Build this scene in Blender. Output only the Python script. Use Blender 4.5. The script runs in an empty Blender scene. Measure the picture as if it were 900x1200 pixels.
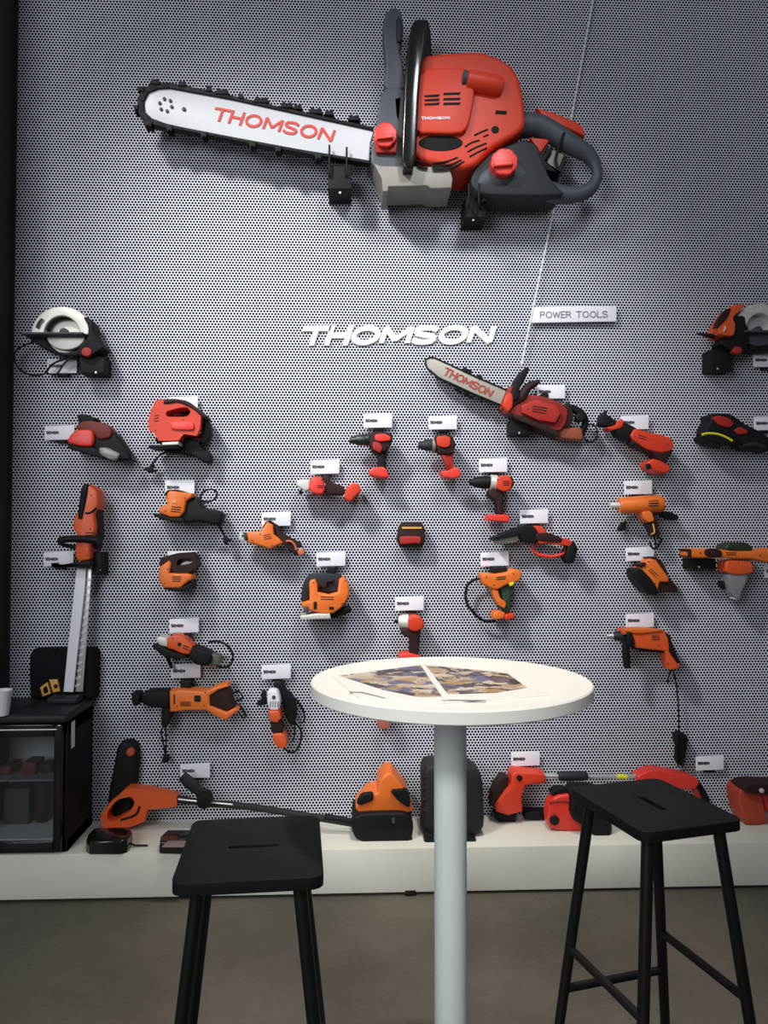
import bpy, bmesh, math, random
from mathutils import Vector, Matrix
random.seed(7)
C = bpy.context.scene.collection
D, EYE, F = 3.5, 1.47, 900.0
PITCH, YAW = math.radians(1.6), math.radians(2.4)
# ------------------------------------------------------------- camera
cd = bpy.data.cameras.new('camera'); cam = bpy.data.objects.new('camera', cd); C.objects.link(cam)
cd.sensor_fit = 'VERTICAL'; cd.sensor_height = 24.0; cd.lens = 24.0*F/1200.0; cd.clip_start = .02
cam.location = (0, -D, EYE); cam.rotation_euler = (math.pi/2+PITCH, 0, -YAW)
bpy.context.scene.camera = cam
# ------------------------------------------------------------- world, lights, exposure
w = bpy.data.worlds.new('world'); bpy.context.scene.world = w; w.use_nodes = True
w.node_tree.nodes['Background'].inputs[0].default_value = (.80, .88, 1.0, 1)
w.node_tree.nodes['Background'].inputs[1].default_value = .15
def lamp(name, loc, aim, power, color, kind='SPOT', size=.12, cone=70, blend=1.0):
    l = bpy.data.lights.new(name, kind); o = bpy.data.objects.new(name, l); C.objects.link(o)
    l.energy = power; l.color = color; o.location = loc
    o.rotation_euler = (Vector(aim)-Vector(loc)).to_track_quat('-Z', 'Y').to_euler()
    if kind == 'SPOT': l.shadow_soft_size = size; l.spot_size = math.radians(cone); l.spot_blend = blend
    else: l.size = size
    return o
lamp('spot_left', (-2.5, -3.3, 5.4), (.15, 0, 2.0), 1150, (1, .98, .96), size=.24, cone=34)
lamp('spot_right', (1.0, -3.7, 5.2), (.15, 0, 2.0), 430, (.93, .96, 1), size=.35, cone=38)
lamp('shelf_spot', (.5, -1.3, 4.6), (.25, -1.15, .6), 430, (1, .93, .82), size=.12, cone=44)
lamp('table_fill', (-.5, -5.2, 3.4), (.25, -1.45, .75), 300, (.98, 1, .97), size=.3, cone=20)  # added fill that brightens the table and pole, no known lamp
lamp('front_fill', (-2.6, -5.9, 3.1), (.2, -.5, .7), 130, (.94, .98, 1), 'AREA', 2.4)  # added frontal fill, lifts the pole and softens shadows, no known source
vs = bpy.context.scene.view_settings
vs.view_transform = 'Standard'; vs.look = 'None'; vs.exposure = 0.0; vs.gamma = 1.0; vs.use_curve_mapping = False
# ------------------------------------------------------------- pixel of the photo -> point of the place
_f = Vector((math.sin(YAW)*math.cos(PITCH), math.cos(YAW)*math.cos(PITCH), math.sin(PITCH)))
_r = Vector((math.cos(YAW), -math.sin(YAW), 0)); _u = _r.cross(_f)
def ray(px, py): return _f+_r*((px-450)/F)-_u*((py-600)/F)
EY = Vector((0, -D, EYE))
def P(px, py, off=0.0):                      # on the plane `off` metres in front of the wall
    d = ray(px, py); return EY+d*((D-off)/d.y)
def G(px, py, z=0.0):                        # on the level z
    d = ray(px, py); return EY+d*((z-EYE)/d.z)
SH = .19                                     # top of the display plinth
def offz(px, py, z=SH): return -G(px, py, z).y
MP = D/F                                     # metres per pixel at the wall
ZMIN = [None]
Z = [0, 0, 1.0]                              # measuring frame of the photo crop in use
def crop(ox, oy, s): Z[:] = [ox, oy, s]
def q(x, y): return (Z[0]+x/Z[2], Z[1]+y/Z[2])
# ------------------------------------------------------------- materials
def mat(name, col, rough=.5, metal=0.0, spec=.5, bump=0, scale=200, coat=0):
    m = bpy.data.materials.new(name); m.use_nodes = True; nt = m.node_tree
    b = nt.nodes['Principled BSDF']
    b.inputs['Base Color'].default_value = (*col, 1); b.inputs['Roughness'].default_value = rough
    b.inputs['Metallic'].default_value = metal; b.inputs['Specular IOR Level'].default_value = spec
    b.inputs['Coat Weight'].default_value = coat
    n = nt.nodes.new('ShaderNodeTexNoise'); n.inputs['Scale'].default_value = scale
    tc = nt.nodes.new('ShaderNodeTexCoord'); nt.links.new(tc.outputs['Object'], n.inputs['Vector'])
    mr = nt.nodes.new('ShaderNodeMapRange'); mr.inputs['To Min'].default_value = max(0, rough-.08); mr.inputs['To Max'].default_value = min(1, rough+.08)
    nt.links.new(n.outputs['Fac'], mr.inputs['Value']); nt.links.new(mr.outputs[0], b.inputs['Roughness'])
    if bump:
        bp = nt.nodes.new('ShaderNodeBump'); bp.inputs['Strength'].default_value = bump; bp.inputs['Distance'].default_value = .002
        nt.links.new(n.outputs['Fac'], bp.inputs['Height']); nt.links.new(bp.outputs[0], b.inputs['Normal'])
    return m
RED = mat('red_plastic', (.66, .048, .018), .45, spec=.35)
RED2 = mat('deep_red_plastic', (.40, .024, .016), .5, spec=.35)
BRT = mat('bright_red_plastic', (.80, .045, .03), .4)
ORG = mat('orange_plastic', (.80, .17, .02), .42)
ORD = mat('less_lit_red_orange_plastic', (.74, .10, .02), .42)  # darker, redder orange; weaker light on some tools is put into the colour
BLK = mat('black_plastic', (.006, .006, .007), .6, spec=.25)
GLS = mat('glossy_black_plastic', (.008, .009, .008), .16)
RUB = mat('dark_rubber', (.014, .013, .015), .7, bump=.2)
BRN = mat('dark_brown_red_plastic', (.028, .011, .010), .6, spec=.25)
SLT = mat('slate_grey_plastic', (.062, .072, .088), .5)
SLD = mat('dark_slate_plastic', (.02, .024, .03), .55, spec=.3)
WGR = mat('warm_grey_metal', (.25, .23, .20), .5, .2)
SIL = mat('brushed_silver', (.62, .62, .62), .38, .65)
ALU = mat('pale_cast_aluminium', (.70, .69, .63), .45, .3)
BAR = mat('painted_guide_bar', (.62, .64, .67), .4, 0)
BARG = mat('grey_beige_guide_bar', (.42, .40, .34), .4, .2)
WHT = mat('white_paint', (.82, .82, .80), .5)
CRD = mat('white_card', (.86, .86, .92), .5)
TAB = mat('white_laminate', (.90, .88, .82), .45)
POL = mat('pale_grey_painted_pole', (.72, .76, .76), .4)
PLI = mat('plinth_white', (.76, .75, .66), .55, bump=.05, scale=40)
INK = mat('dark_ink', (.06, .06, .08), .6)
GRY = mat('grey_ink', (.22, .23, .23), .6)
RDI = mat('red_ink', (.66, .06, .04), .5)
YEL = mat('yellow_plastic', (.80, .72, .02), .45)
AMB = mat('amber_plastic', (.75, .38, .08), .5)
STO = mat('black_stained_wood', (.0045, .0045, .005), .62, spec=.2, bump=.15, scale=60)
STL = mat('black_painted_legs', (.005, .005, .005), .45, spec=.3)
VOID = mat('dark_opening', (.006, .005, .005), .9)
OLV = mat('olive_paint', (.06, .065, .03), .8)
DWL = mat('dark_wall_paint', (.03, .03, .032), .85, bump=.1, scale=30)
CLR = mat('smoky_clear_plastic', (.22, .23, .24), .25)
PAPER = mat('glossy_paper', (.90, .88, .83), .4)
def nodes(m): return m.node_tree.nodes, m.node_tree.links
def floor_mat():
    m = mat('concrete_floor', (.1, .09, .08), .6); N, L = nodes(m); b = N['Principled BSDF']
    tc = N.new('ShaderNodeTexCoord'); n = N.new('ShaderNodeTexNoise'); n.inputs['Scale'].default_value = 2.2; n.inputs['Detail'].default_value = 9
    n2 = N.new('ShaderNodeTexNoise'); n2.inputs['Scale'].default_value = 60; n2.inputs['Detail'].default_value = 3
    r = N.new('ShaderNodeValToRGB'); r.color_ramp.elements[0].color = (.060, .052, .040, 1); r.color_ramp.elements[1].color = (.145, .126, .100, 1)
    r.color_ramp.elements[0].position = .3; r.color_ramp.elements[1].position = .72
    mx = N.new('ShaderNodeMath'); mx.operation = 'MULTIPLY_ADD'; mx.inputs[1].default_value = .25
    L.new(tc.outputs['Object'], n.inputs['Vector']); L.new(tc.outputs['Object'], n2.inputs['Vector'])
    L.new(n2.outputs['Fac'], mx.inputs[0])
    s = N.new('ShaderNodeMath'); s.operation = 'MULTIPLY'; s.inputs[1].default_value = .8; L.new(n.outputs['Fac'], s.inputs[0]); L.new(s.outputs[0], mx.inputs[2])
    L.new(mx.outputs[0], r.inputs[0]); L.new(r.outputs[0], b.inputs['Base Color'])
    return m
def perf_mat():
    a = .01427
    m = mat('perforated_white_metal', (.6, .6, .64), .5); N, L = nodes(m); b = N['Principled BSDF']
    tc = N.new('ShaderNodeTexCoord'); sx = N.new('ShaderNodeSeparateXYZ'); L.new(tc.outputs['Object'], sx.inputs[0])
    def mth(op, x, y=None, z=None):
        n = N.new('ShaderNodeMath'); n.operation = op
        for i, v in enumerate((x, y, z)):
            if v is None: continue
            if isinstance(v, (int, float)): n.inputs[i].default_value = v
            else: L.new(v, n.inputs[i])
        return n.outputs[0]
    def lat(sh):
        u = mth('FRACT', mth('ADD', mth('DIVIDE', sx.outputs['X'], a), 100+sh)); v = mth('FRACT', mth('ADD', mth('DIVIDE', sx.outputs['Z'], a*math.sqrt(3)), 100+sh))
        u = mth('SUBTRACT', u, .5); v = mth('MULTIPLY', mth('SUBTRACT', v, .5), math.sqrt(3))
        return mth('SQRT', mth('ADD', mth('MULTIPLY', u, u), mth('MULTIPLY', v, v)))
    d = mth('MINIMUM', lat(0), lat(.5))
    hole = mth('LESS_THAN', d, .38)
    mx = N.new('ShaderNodeMix'); mx.data_type = 'RGBA'; mx.inputs[6].default_value = (.76, .78, .87, 1); mx.inputs[7].default_value = (.008, .008, .013, 1)
    L.new(hole, mx.inputs[0]); L.new(mx.outputs[2], b.inputs['Base Color'])
    L.new(mth('MULTIPLY_ADD', hole, -.5, .5), b.inputs['Specular IOR Level'])
    return m
def print_mat(seed):
    m = mat('printed_photographs', (.5, .4, .3), .3); N, L = nodes(m); b = N['Principled BSDF']
    tc = N.new('ShaderNodeTexCoord'); mp = N.new('ShaderNodeMapping'); mp.inputs['Location'].default_value = (seed, seed*2, 0); mp.inputs['Scale'].default_value = (26, 34, 1)
    n = N.new('ShaderNodeTexNoise'); n.inputs['Scale'].default_value = 22; n.inputs['Detail'].default_value = 6
    v = N.new('ShaderNodeTexVoronoi'); v.inputs['Scale'].default_value = 1.0
    r = N.new('ShaderNodeValToRGB'); r.color_ramp.interpolation = 'CONSTANT'
    cols = [(.04, .03, .035), (.50, .33, .20), (.13, .13, .26), (.60, .46, .34), (.06, .035, .035), (.42, .26, .06), (.16, .12, .11), (.66, .57, .44)]
    e = r.color_ramp.elements; e[0].color = (*cols[0], 1); e[1].position = .88; e[1].color = (*cols[-1], 1)
    for i in range(1, 7): k = e.new(i*.125); k.color = (*cols[i], 1)
    vm = N.new('ShaderNodeVectorMath'); vm.operation = 'MULTIPLY_ADD'; vm.inputs[1].default_value = (4.5, 4.5, 0)
    L.new(tc.outputs['Object'], mp.inputs[0]); L.new(tc.outputs['Object'], n.inputs['Vector'])
    L.new(n.outputs['Color'], vm.inputs[0]); L.new(mp.outputs[0], vm.inputs[2]); L.new(vm.outputs[0], v.inputs['Vector'])
    sp = N.new('ShaderNodeSeparateColor'); L.new(v.outputs['Color'], sp.inputs[0]); L.new(sp.outputs[0], r.inputs[0]); L.new(r.outputs[0], b.inputs['Base Color'])
    return m
def glass_mat():
    m = bpy.data.materials.new('door_glass'); m.use_nodes = True; N, L = nodes(m); N.remove(N['Principled BSDF'])
    o = N['Material Output']; t = N.new('ShaderNodeBsdfTransparent'); t.inputs[0].default_value = (.86, .88, .9, 1)
    g = N.new('ShaderNodeBsdfGlossy'); g.inputs['Roughness'].default_value = .03; f = N.new('ShaderNodeFresnel'); f.inputs[0].default_value = 1.5
    x = N.new('ShaderNodeMixShader'); L.new(f.outputs[0], x.inputs[0]); L.new(t.outputs[0], x.inputs[1]); L.new(g.outputs[0], x.inputs[2]); L.new(x.outputs[0], o.inputs[0])
    return m
# ------------------------------------------------------------- mesh building
def chaikin(pts, n):
    for _ in range(n):
        o = []
        for i in range(len(pts)):
            a, b = pts[i], pts[(i+1) % len(pts)]
            o += [(a[0]*.83+b[0]*.17, a[1]*.83+b[1]*.17), (a[0]*.17+b[0]*.83, a[1]*.17+b[1]*.83)]
        pts = o
    return pts
def spline(pts, n=6, closed=False):
    pts = [Vector(p) for p in pts]; out = []; N = len(pts)
    if N < 3 and not closed: return pts
    for i in range(N if closed else N-1):
        g = (lambda k: pts[k % N]) if closed else (lambda k: pts[max(0, min(N-1, k))])
        a, b, c, d = g(i-1), g(i), g(i+1), g(i+2)
        for k in range(n):
            t = k/n; out.append(.5*((2*b)+(c-a)*t+(2*a-5*b+4*c-d)*t*t+(3*b-a-3*c+d)*t**3))
    if not closed: out.append(pts[-1])
    return out
def arc(cx, cy, rx, ry, a0, a1, n=16):       # degrees, y grows downwards as in the photo
    return [(cx+rx*math.cos(math.radians(a0+(a1-a0)*i/n)), cy-ry*math.sin(math.radians(a0+(a1-a0)*i/n))) for i in range(n+1)]
def oval(cx, cy, rx, ry, n=24): return arc(cx, cy, rx, ry, 0, 360, n)[:-1]
class M:
    def __init__(s): s.bm = bmesh.new()
    def _merge(s, b2):
        me = bpy.data.meshes.new('tmp'); b2.to_mesh(me); b2.free(); s.bm.from_mesh(me); bpy.data.meshes.remove(me)
    def prism(s, front, back, bev=0, seg=2, inner=None):
        b = bmesh.new(); fv = [b.verts.new(v) for v in front]; bv = [b.verts.new(v) for v in back]; n = len(fv)
        f = b.faces.new(fv); b.faces.new(bv[::-1])
        for i in range(n): b.faces.new((fv[i], bv[i], bv[(i+1) % n], fv[(i+1) % n]))
        bmesh.ops.recalc_face_normals(b, faces=b.faces)
        if bev:
            bmesh.ops.bevel(b, geom=list(f.edges), offset=bev, segments=seg, profile=.5, affect='EDGES', clamp_overlap=True)
        s._merge(b); return s
    def slab(s, pts, o0, o1, bev=1.2, sm=0, seg=3, hole=None):
        mid = (o0+o1)/2; pts = chaikin(pts, sm) if sm else pts
        def lay(ps, off):
            out = []
            for p in ps:
                v = P(*q(*p), mid); v.y = -off; out.append(v)
            return out
        fr, bk = lay(pts, o1), lay(pts, o0)
        if not hole: return s.prism(fr, bk, bev*(.62 if bev > 1.2 else 1)*MP, seg)
        hs = [chaikin(h, 1) for h in hole]
        b = bmesh.new(); loops = []
        for ps in [pts]+hs:
            vs_ = [b.verts.new(v) for v in lay(ps, o1)]
            loops.append([b.edges.new((vs_[i], vs_[(i+1) % len(vs_)])) for i in range(len(vs_))])
        es = [e for l in loops for e in l]
        bmesh.ops.triangle_fill(b, use_beauty=True, edges=es)
        fs = list(b.faces); r = bmesh.ops.extrude_face_region(b, geom=fs)
        bmesh.ops.translate(b, verts=[v for v in r['geom'] if isinstance(v, bmesh.types.BMVert)], vec=(0, o1-o0, 0))
        bmesh.ops.recalc_face_normals(b, faces=b.faces)
        s._merge(b); return s
    def _rings(s, rings, cap=True, closed=False):
        b = s.bm; V = [[b.verts.new(p) for p in r] for r in rings]; n = len(V[0])
        for i in range(len(V)-(0 if closed else 1)):
            A, B_ = V[i], V[(i+1) % len(V)]
            for k in range(n): b.faces.new((A[k], A[(k+1) % n], B_[(k+1) % n], B_[k]))
        if cap and not closed: b.faces.new(V[0][::-1]); b.faces.new(V[-1])
        return s
    def sweep(s, pts, rad, n=10, closed=False, flat=1.0):      # world points
        pts = [Vector(p) for p in pts]; N = len(pts)
        if not isinstance(rad, (list, tuple)): rad = [rad]*N
        rings = []; up = Vector((0, -1, 0))
        for i in range(N):
            a = pts[(i-1) % N] if closed else pts[max(0, i-1)]; c = pts[(i+1) % N] if closed else pts[min(N-1, i+1)]
            t = (c-a).normalized(); u = up if abs(t.dot(up)) < .9 else Vector((1, 0, 0))
            sd = t.cross(u).normalized(); u2 = sd.cross(t).normalized()
            rings.append([pts[i]+(sd*math.cos(2*math.pi*k/n)+u2*math.sin(2*math.pi*k/n)*flat)*rad[i] for k in range(n)])
        return s._rings(rings, True, closed)
    def tube(s, pts, r, off=.05, closed=False, n=10, sub=6, flat=1.0):   # crop pixels, r in crop pixels
        w3 = [P(*q(p[0], p[1]), p[2] if len(p) > 2 else off) for p in pts]
        sp = spline(w3, sub, closed)
        if isinstance(r, (list, tuple)):
            rr = [v.x for v in spline([Vector((x, 0, 0)) for x in r], sub, closed)]
            if len(w3) < 3: rr = list(r)
        else: rr = [r]*len(sp)
        return s.sweep(sp, [x/Z[2]*MP for x in rr], n, closed, flat)
    def lathe(s, p0, p1, prof, off=.07, n=20, off2=None):   # prof: (share along the axis, radius in crop pixels)
        a, c = P(*q(*p0), off), P(*q(*p1), off if off2 is None else off2)
        return s.turn(a, c, [(t, r/Z[2]*MP) for t, r in prof], n)
    def turn(s, a, c, prof, n=24):
        a, c = Vector(a), Vector(c); t = (c-a).normalized(); u = Vector((0, 0, 1)) if abs(t.z) < .9 else Vector((1, 0, 0))
        sd = t.cross(u).normalized(); u2 = sd.cross(t)
        return s._rings([[a+(c-a)*tt+(sd*math.cos(2*math.pi*k/n)+u2*math.sin(2*math.pi*k/n))*max(r, 1e-4) for k in range(n)] for tt, r in prof])
    def disc(s, c, r, o0, o1, bev=.8, ry=None, n=28): return s.slab(oval(c[0], c[1], r, ry or r, n), o0, o1, bev)
    def box(s, x0, x1, y0, y1, z0, z1, bev=0, seg=2):
        b = bmesh.new(); bmesh.ops.create_cube(b, size=1)
        for v in b.verts: v.co = Vector(((x0+x1)/2+v.co.x*(x1-x0), (y0+y1)/2+v.co.y*(y1-y0), (z0+z1)/2+v.co.z*(z1-z0)))
        if bev: bmesh.ops.bevel(b, geom=list(b.edges), offset=bev, segments=seg, profile=.5, affect='EDGES', clamp_overlap=True)
        s._merge(b); return s
    def rect(s, x0, y0, x1, y1, o0, o1, bev=.4): return s.slab([(x0, y0), (x1, y0), (x1, y1), (x0, y1)], o0, o1, bev)
    def out(s, name, m, parent=None, label=None, sharp=38):
        b = s.bm; bmesh.ops.recalc_face_normals(b, faces=b.faces)
        for f in b.faces: f.smooth = True
        if ZMIN[0] is not None:
            for v in b.verts: v.co.z = max(v.co.z, ZMIN[0])
        for e in b.edges:
            if len(e.link_faces) == 2 and e.calc_face_angle(0) > math.radians(sharp): e.smooth = False
        r = parent
        while r is not None and r.parent is not None: r = r.parent
        if r is None:
            xs = [v.co for v in b.verts]; o0 = Vector((sum(v.x for v in xs)/len(xs), sum(v.y for v in xs)/len(xs), min(v.z for v in xs)))
        else: o0 = Vector(r.location)
        for v in b.verts: v.co -= o0
        me = bpy.data.meshes.new(name); b.to_mesh(me); b.free(); me.materials.append(m)
        o = bpy.data.objects.new(name, me); C.objects.link(o)
        if parent is None: o.location = o0
        else: o.parent = parent
        if label: o['label'] = label
        return o
def thing(name, label, cat, loc, group=None):
    o = bpy.data.objects.new(name, None); C.objects.link(o); o.location = loc; o.empty_display_size = .05
    o['label'] = label; o['category'] = cat
    if group: o['group'] = group
    return o
def tag(o, label, cat, group=None):
    o['label'] = label; o['category'] = cat
    if group: o['group'] = group
    return o
def struct(o): o['kind'] = 'structure'; return o
def on_wall(name, label, cat, px, py, group='power tools hung on the perforated wall'): return thing(name, label, cat, P(px, py, .02), group)
# ------------------------------------------------------------- lettering (stroked capitals, unit height)
GL = {'T': (1.05, [[(0, 1), (1.05, 1)], [(.52, 1), (.52, 0)]]),
      'H': (1.0, [[(.06, 1), (.06, 0)], [(.94, 1), (.94, 0)], [(.06, .5), (.94, .5)]]),
      'O': (1.3, [[(.65+.56*math.cos(a*math.pi/12), .5+.5*math.sin(a*math.pi/12)) for a in range(25)]]),
      'M': (1.35, [[(.06, 0), (.06, 1), (.67, .22), (1.29, 1), (1.29, 0)]]),
      'S': (1.1, [[(1.03, .84), (.85, .97), (.5, 1), (.18, .94), (.07, .76), (.2, .58), (.55, .5), (.9, .42), (1.03, .24), (.92, .06), (.6, 0), (.25, .03), (.06, .17)]]),
      'N': (1.1, [[(.06, 0), (.06, 1), (1.04, 0), (1.04, 1)]]),
      'P': (.95, [[(.06, 0), (.06, 1), (.6, 1), (.86, .88), (.86, .62), (.6, .48), (.06, .48)]]),
      'W': (1.4, [[(0, 1), (.34, 0), (.7, .9), (1.06, 0), (1.4, 1)]]),
      'E': (.85, [[(.85, 1), (.06, 1), (.06, 0), (.85, 0)], [(.06, .52), (.75, .52)]]),
      'R': (.98, [[(.06, 0), (.06, 1), (.6, 1), (.86, .88), (.86, .64), (.6, .5), (.06, .5)], [(.55, .5), (.95, 0)]]),
      'L': (.85, [[(.06, 1), (.06, 0), (.85, 0)]])}
def letters(text, x, y, wid, hgt, o0, o1, ang=0, shear=0, wt=.2, gap=.22, each=False, bev=0):
    """text starting at crop pixel (x, y) = left end of the baseline; wid, hgt in crop pixels"""
    tot = sum(.7 if c == ' ' else GL[c][0] for c in text)+gap*(len(text)-1); k = wid/tot; ca, sa = math.cos(math.radians(ang)), math.sin(math.radians(ang))
    us = k/hgt; res = []; m = M(); cur = 0
    def T(u, v):
        X, Y = (cur+u)*k+shear*v*hgt, v*hgt
        return (x+X*ca+Y*sa, y+X*sa-Y*ca)
    for c in text:
        if c == ' ': cur += .7+gap; continue
        for st in GL[c][1]:
            for a, b in zip(st, st[1:]):
                # stroke in real proportions
                ax, ay, bx, by = a[0]*us, wt/2+a[1]*(1-wt), b[0]*us, wt/2+b[1]*(1-wt)
                dx, dy = bx-ax, by-ay; l = math.hypot(dx, dy)
                if l < 1e-6: continue
                dx /= l; dy /= l; e = wt*(.5 if len(st) <= 5 else .16); h = wt/2
                if c in 'MNW': e = 0.12*wt
                pts = [(ax-dx*e-dy*h, ay-dy*e+dx*h), (bx+dx*e-dy*h, by+dy*e+dx*h), (bx+dx*e+dy*h, by+dy*e-dx*h), (ax-dx*e+dy*h, ay-dy*e-dx*h)]
                m.slab([T(p[0]/us, min(1, max(0, p[1]))) for p in pts], o0, o1+.000008*len(m.bm.faces)/6, 0)
        cur += GL[c][0]+gap
        if each: res.append(m); m = M()
    return res if each else m
# ============================================================= SETTING
FLOOR = struct(M().box(-6, 6, -9, .6, -.12, 0).out('floor', floor_mat()))
struct(M().box(P(22, 0).x, 4.5, 0, .03, -.0, 6.2).out('wall_back', perf_mat()))
struct(M().box(-1.75, P(22, 0).x-.015, -.40, .06, 0, 6.2).out('wall_left', DWL))  # dark side wall; its forward depth is added to shade the panel's left edge
struct(M().box(P(22, 0).x-.015, P(22, 0).x, -.006, .03, 0, 6.2).out('trim_1', DWL))
tag(M().box(P(22, 0).x-.014, 4.4, -.345, -.001, 0.012, SH, .004).out('display_plinth', PLI), 'long low cream white plinth on the floor along the wall', 'plinth')
struct(M().box(P(22, 0).x-.014, 4.4, -.325, -.01, 0, .012).out('baseboard_back', VOID))
# ============================================================= GIANT CHAINSAW
t = thing('chainsaw', 'giant oversized red and grey display chainsaw mounted high across the wall', 'chainsaw', P(450, 180, .02))
crop(140, 70, 3)
bar_pts = [(878, 362), (880, 300), (893, 256), (600, 192), (400, 148), (230, 117), (180, 108), (140, 110), (105, 124), (89, 155), (92, 190), (118, 215), (170, 234), (230, 247), (400, 280), (650, 326)]
M().slab(bar_pts, .125, .15, .8).out('guide_bar', BAR, t)
bar = bpy.data.objects['guide_bar']
letters('THOMSON', 326, 213, 425, 48, .148, .153, 10.6, .16, .19, .2).out('bar_lettering', RDI, bar)
m = M()
for a in range(6): m.disc((163+22*math.cos(a*1.047+.3), 160+22*math.sin(a*1.047+.3)), 6, .145, .156, .3, n=12)
m.disc((227, 175), 7, .145, .156, .3, n=12); m.out('rivet', INK, bar)
ch = [(893, 246), (600, 183), (400, 136), (230, 100), (180, 91), (130, 92), (90, 108), (68, 145), (70, 195), (100, 230), (160, 246), (230, 256), (400, 289), (650, 336), (880, 372)]
m = M(); inn = [(893, 256), (600, 192), (400, 148), (230, 117), (180, 108), (140, 110), (105, 124), (89, 155), (92, 190), (118, 215), (170, 234), (230, 247), (400, 280), (650, 326), (878, 362)]
for i in range(len(ch)-1): m.slab([ch[i], ch[i+1], inn[i+1], inn[i]], .115, .16, .2)
for (x, y, s_) in [(225, 94, 14), (318, 112, 12), (365, 123, 26), (430, 138, 10), (500, 152, 30), (590, 170, 24), (628, 176, 18), (690, 190, 26), (738, 196, 18), (825, 214, 22), (130, 88, 18), (80, 115, 14), (64, 180, 10), (105, 236, 18), (300, 274, 12), (180, 252, 12), (470, 308, 14), (560, 325, 12), (700, 351, 14)]:
    up = 1 if y < 218 and x > 100 else -1
    m.slab([(x-s_, y+8*up), (x-s_*.5, y-12*up), (x, y-4*up), (x+s_*.6, y-10*up), (x+s_, y+10*up)], .11, .165, .2)
m.out('saw_chain', BLK, t)
crop(420, 0, 2.903)
M().slab([(40, 560), (60, 440), (80, 330), (150, 325), (165, 420), (200, 520), (205, 600), (60, 600), (44, 585)], .06, .20, 3, 1).out('gearbox_housing', SLT, t)
M().slab([(75, 598), (300, 602), (312, 640), (308, 672), (240, 674), (225, 664), (100, 668), (98, 684), (80, 684), (76, 640), (50, 590)], .05, .24, 2).out('bottom_plate', WGR, t)
M().slab([(84, 322), (92, 230), (86, 170), (80, 110), (92, 62), (112, 46), (132, 46), (147, 68), (152, 120), (145, 165), (138, 190), (150, 235), (160, 322)], .12, .20, 4, 1).slab([(76, 330), (160, 330), (163, 440), (72, 440)], .12, .19, 2).out('hand_guard', SLT, t)
M().slab([(128, 70), (138, 60), (150, 78), (150, 125), (142, 150), (130, 140)], .195, .215, 2, 1).out('guard_tip', SLD, t)
M().slab([(122, 340), (146, 335), (138, 430), (126, 400)], .17, .20, 1).out('side_accent', RED, t)
M().slab([(205, 236), (300, 226), (400, 220), (460, 240), (505, 268), (532, 310), (547, 385), (552, 470), (522, 500), (440, 545), (390, 600), (340, 615), (175, 575), (178, 470), (195, 380)], .04, .25, 9, 1, 4).out('engine_cover', RED, t)
cov = bpy.data.objects['engine_cover']
M().slab([(205, 242), (365, 234), (382, 280), (396, 330), (372, 440), (345, 462), (186, 458), (196, 380)], .24, .275, 4, 1).out('top_cover', RED, t)
M().lathe((365, 275), (492, 298), [(0, 20), (.05, 34), (.8, 34), (.97, 27), (1, 12)], .255).out('filter_housing', RED, t)
M().lathe((352, 268), (372, 272), [(0, 20), (.2, 28), (1, 24)], .262).out('filter_clip', SLT, t)
m = M()
for y in (328, 342, 356): m.slab([(223, y-3), (277, y-7), (273, y+2), (226, y+3)], .273, .2765, 0)
for y in (320, 338, 354): m.slab([(290, y-4), (348, y-5), (345, y+3), (288, y+4)], .273, .2765, 0)
m.out('vent_slots', VOID, cov)
m = M()
for k, (a, b, c) in enumerate([((252, 556), (300, 550), (338, 536)), ((250, 566), (310, 561), (350, 545)), ((252, 577), (310, 573), (360, 550)), ((196, 545), (212, 552), (236, 556)), ((200, 562), (215, 570), (236, 573)), ((362, 500), (385, 486), (412, 478)), ((372, 517), (400, 502), (436, 488)), ((378, 534), (400, 522), (436, 504)), ((394, 461), (418, 450), (440, 441)), ((425, 466), (433, 462), (442, 460))]):
    m.tube([a, b, c], 3.6, .249, n=6)
m.out('vent_slots', VOID, cov)
M().slab(oval(280, 487, 76, 28), .247, .2525, 1).out('cover_recess', VOID, cov)
M().slab([(467, 376), (505, 378), (503, 390), (466, 388)], .248, .2525, .2).disc((465, 442), 13, .246, .2525, .5).out('port', VOID, cov)
letters('THOMSON', 214, 408, 96, 10, .274, .2775, -1, .1, .24, .2).out('cover_lettering', CRD, cov)
M().slab([(600, 383), (655, 398), (735, 430), (758, 450), (762, 478), (700, 450), (640, 440)], .10, .18, 3).slab([(580, 478), (650, 482), (632, 505), (615, 530)], .12, .17, 2).out('rear_accent', RED, t)
M().tube([(545, 430), (600, 425), (650, 445), (720, 490), (785, 530), (812, 590), (785, 645), (720, 664), (640, 650), (560, 610), (480, 610), (400, 640)], [42, 38, 36, 34, 26, 18, 24, 28, 36, 50, 62, 50], .16, n=16, flat=.9).out('rear_handle', SLT, t)
M().slab([(385, 600), (440, 545), (545, 505), (595, 520), (612, 575), (640, 640), (690, 690), (600, 694), (400, 690), (370, 650)], .06, .22, 4, 1).out('tank_housing', SLD, t)
M().tube([(700, 452), (672, 540), (688, 600)], 5, .2, n=8).slab([(616, 590), (610, 555), (648, 512), (656, 518), (628, 562), (670, 600), (690, 545), (700, 548), (682, 606)], .12, .21, 1).out('throttle_trigger', BLK, t)
M().slab([(648, 520), (694, 540), (672, 592), (632, 570)], .11, .18, 1.5).out('trigger_block', WGR, t)
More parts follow.
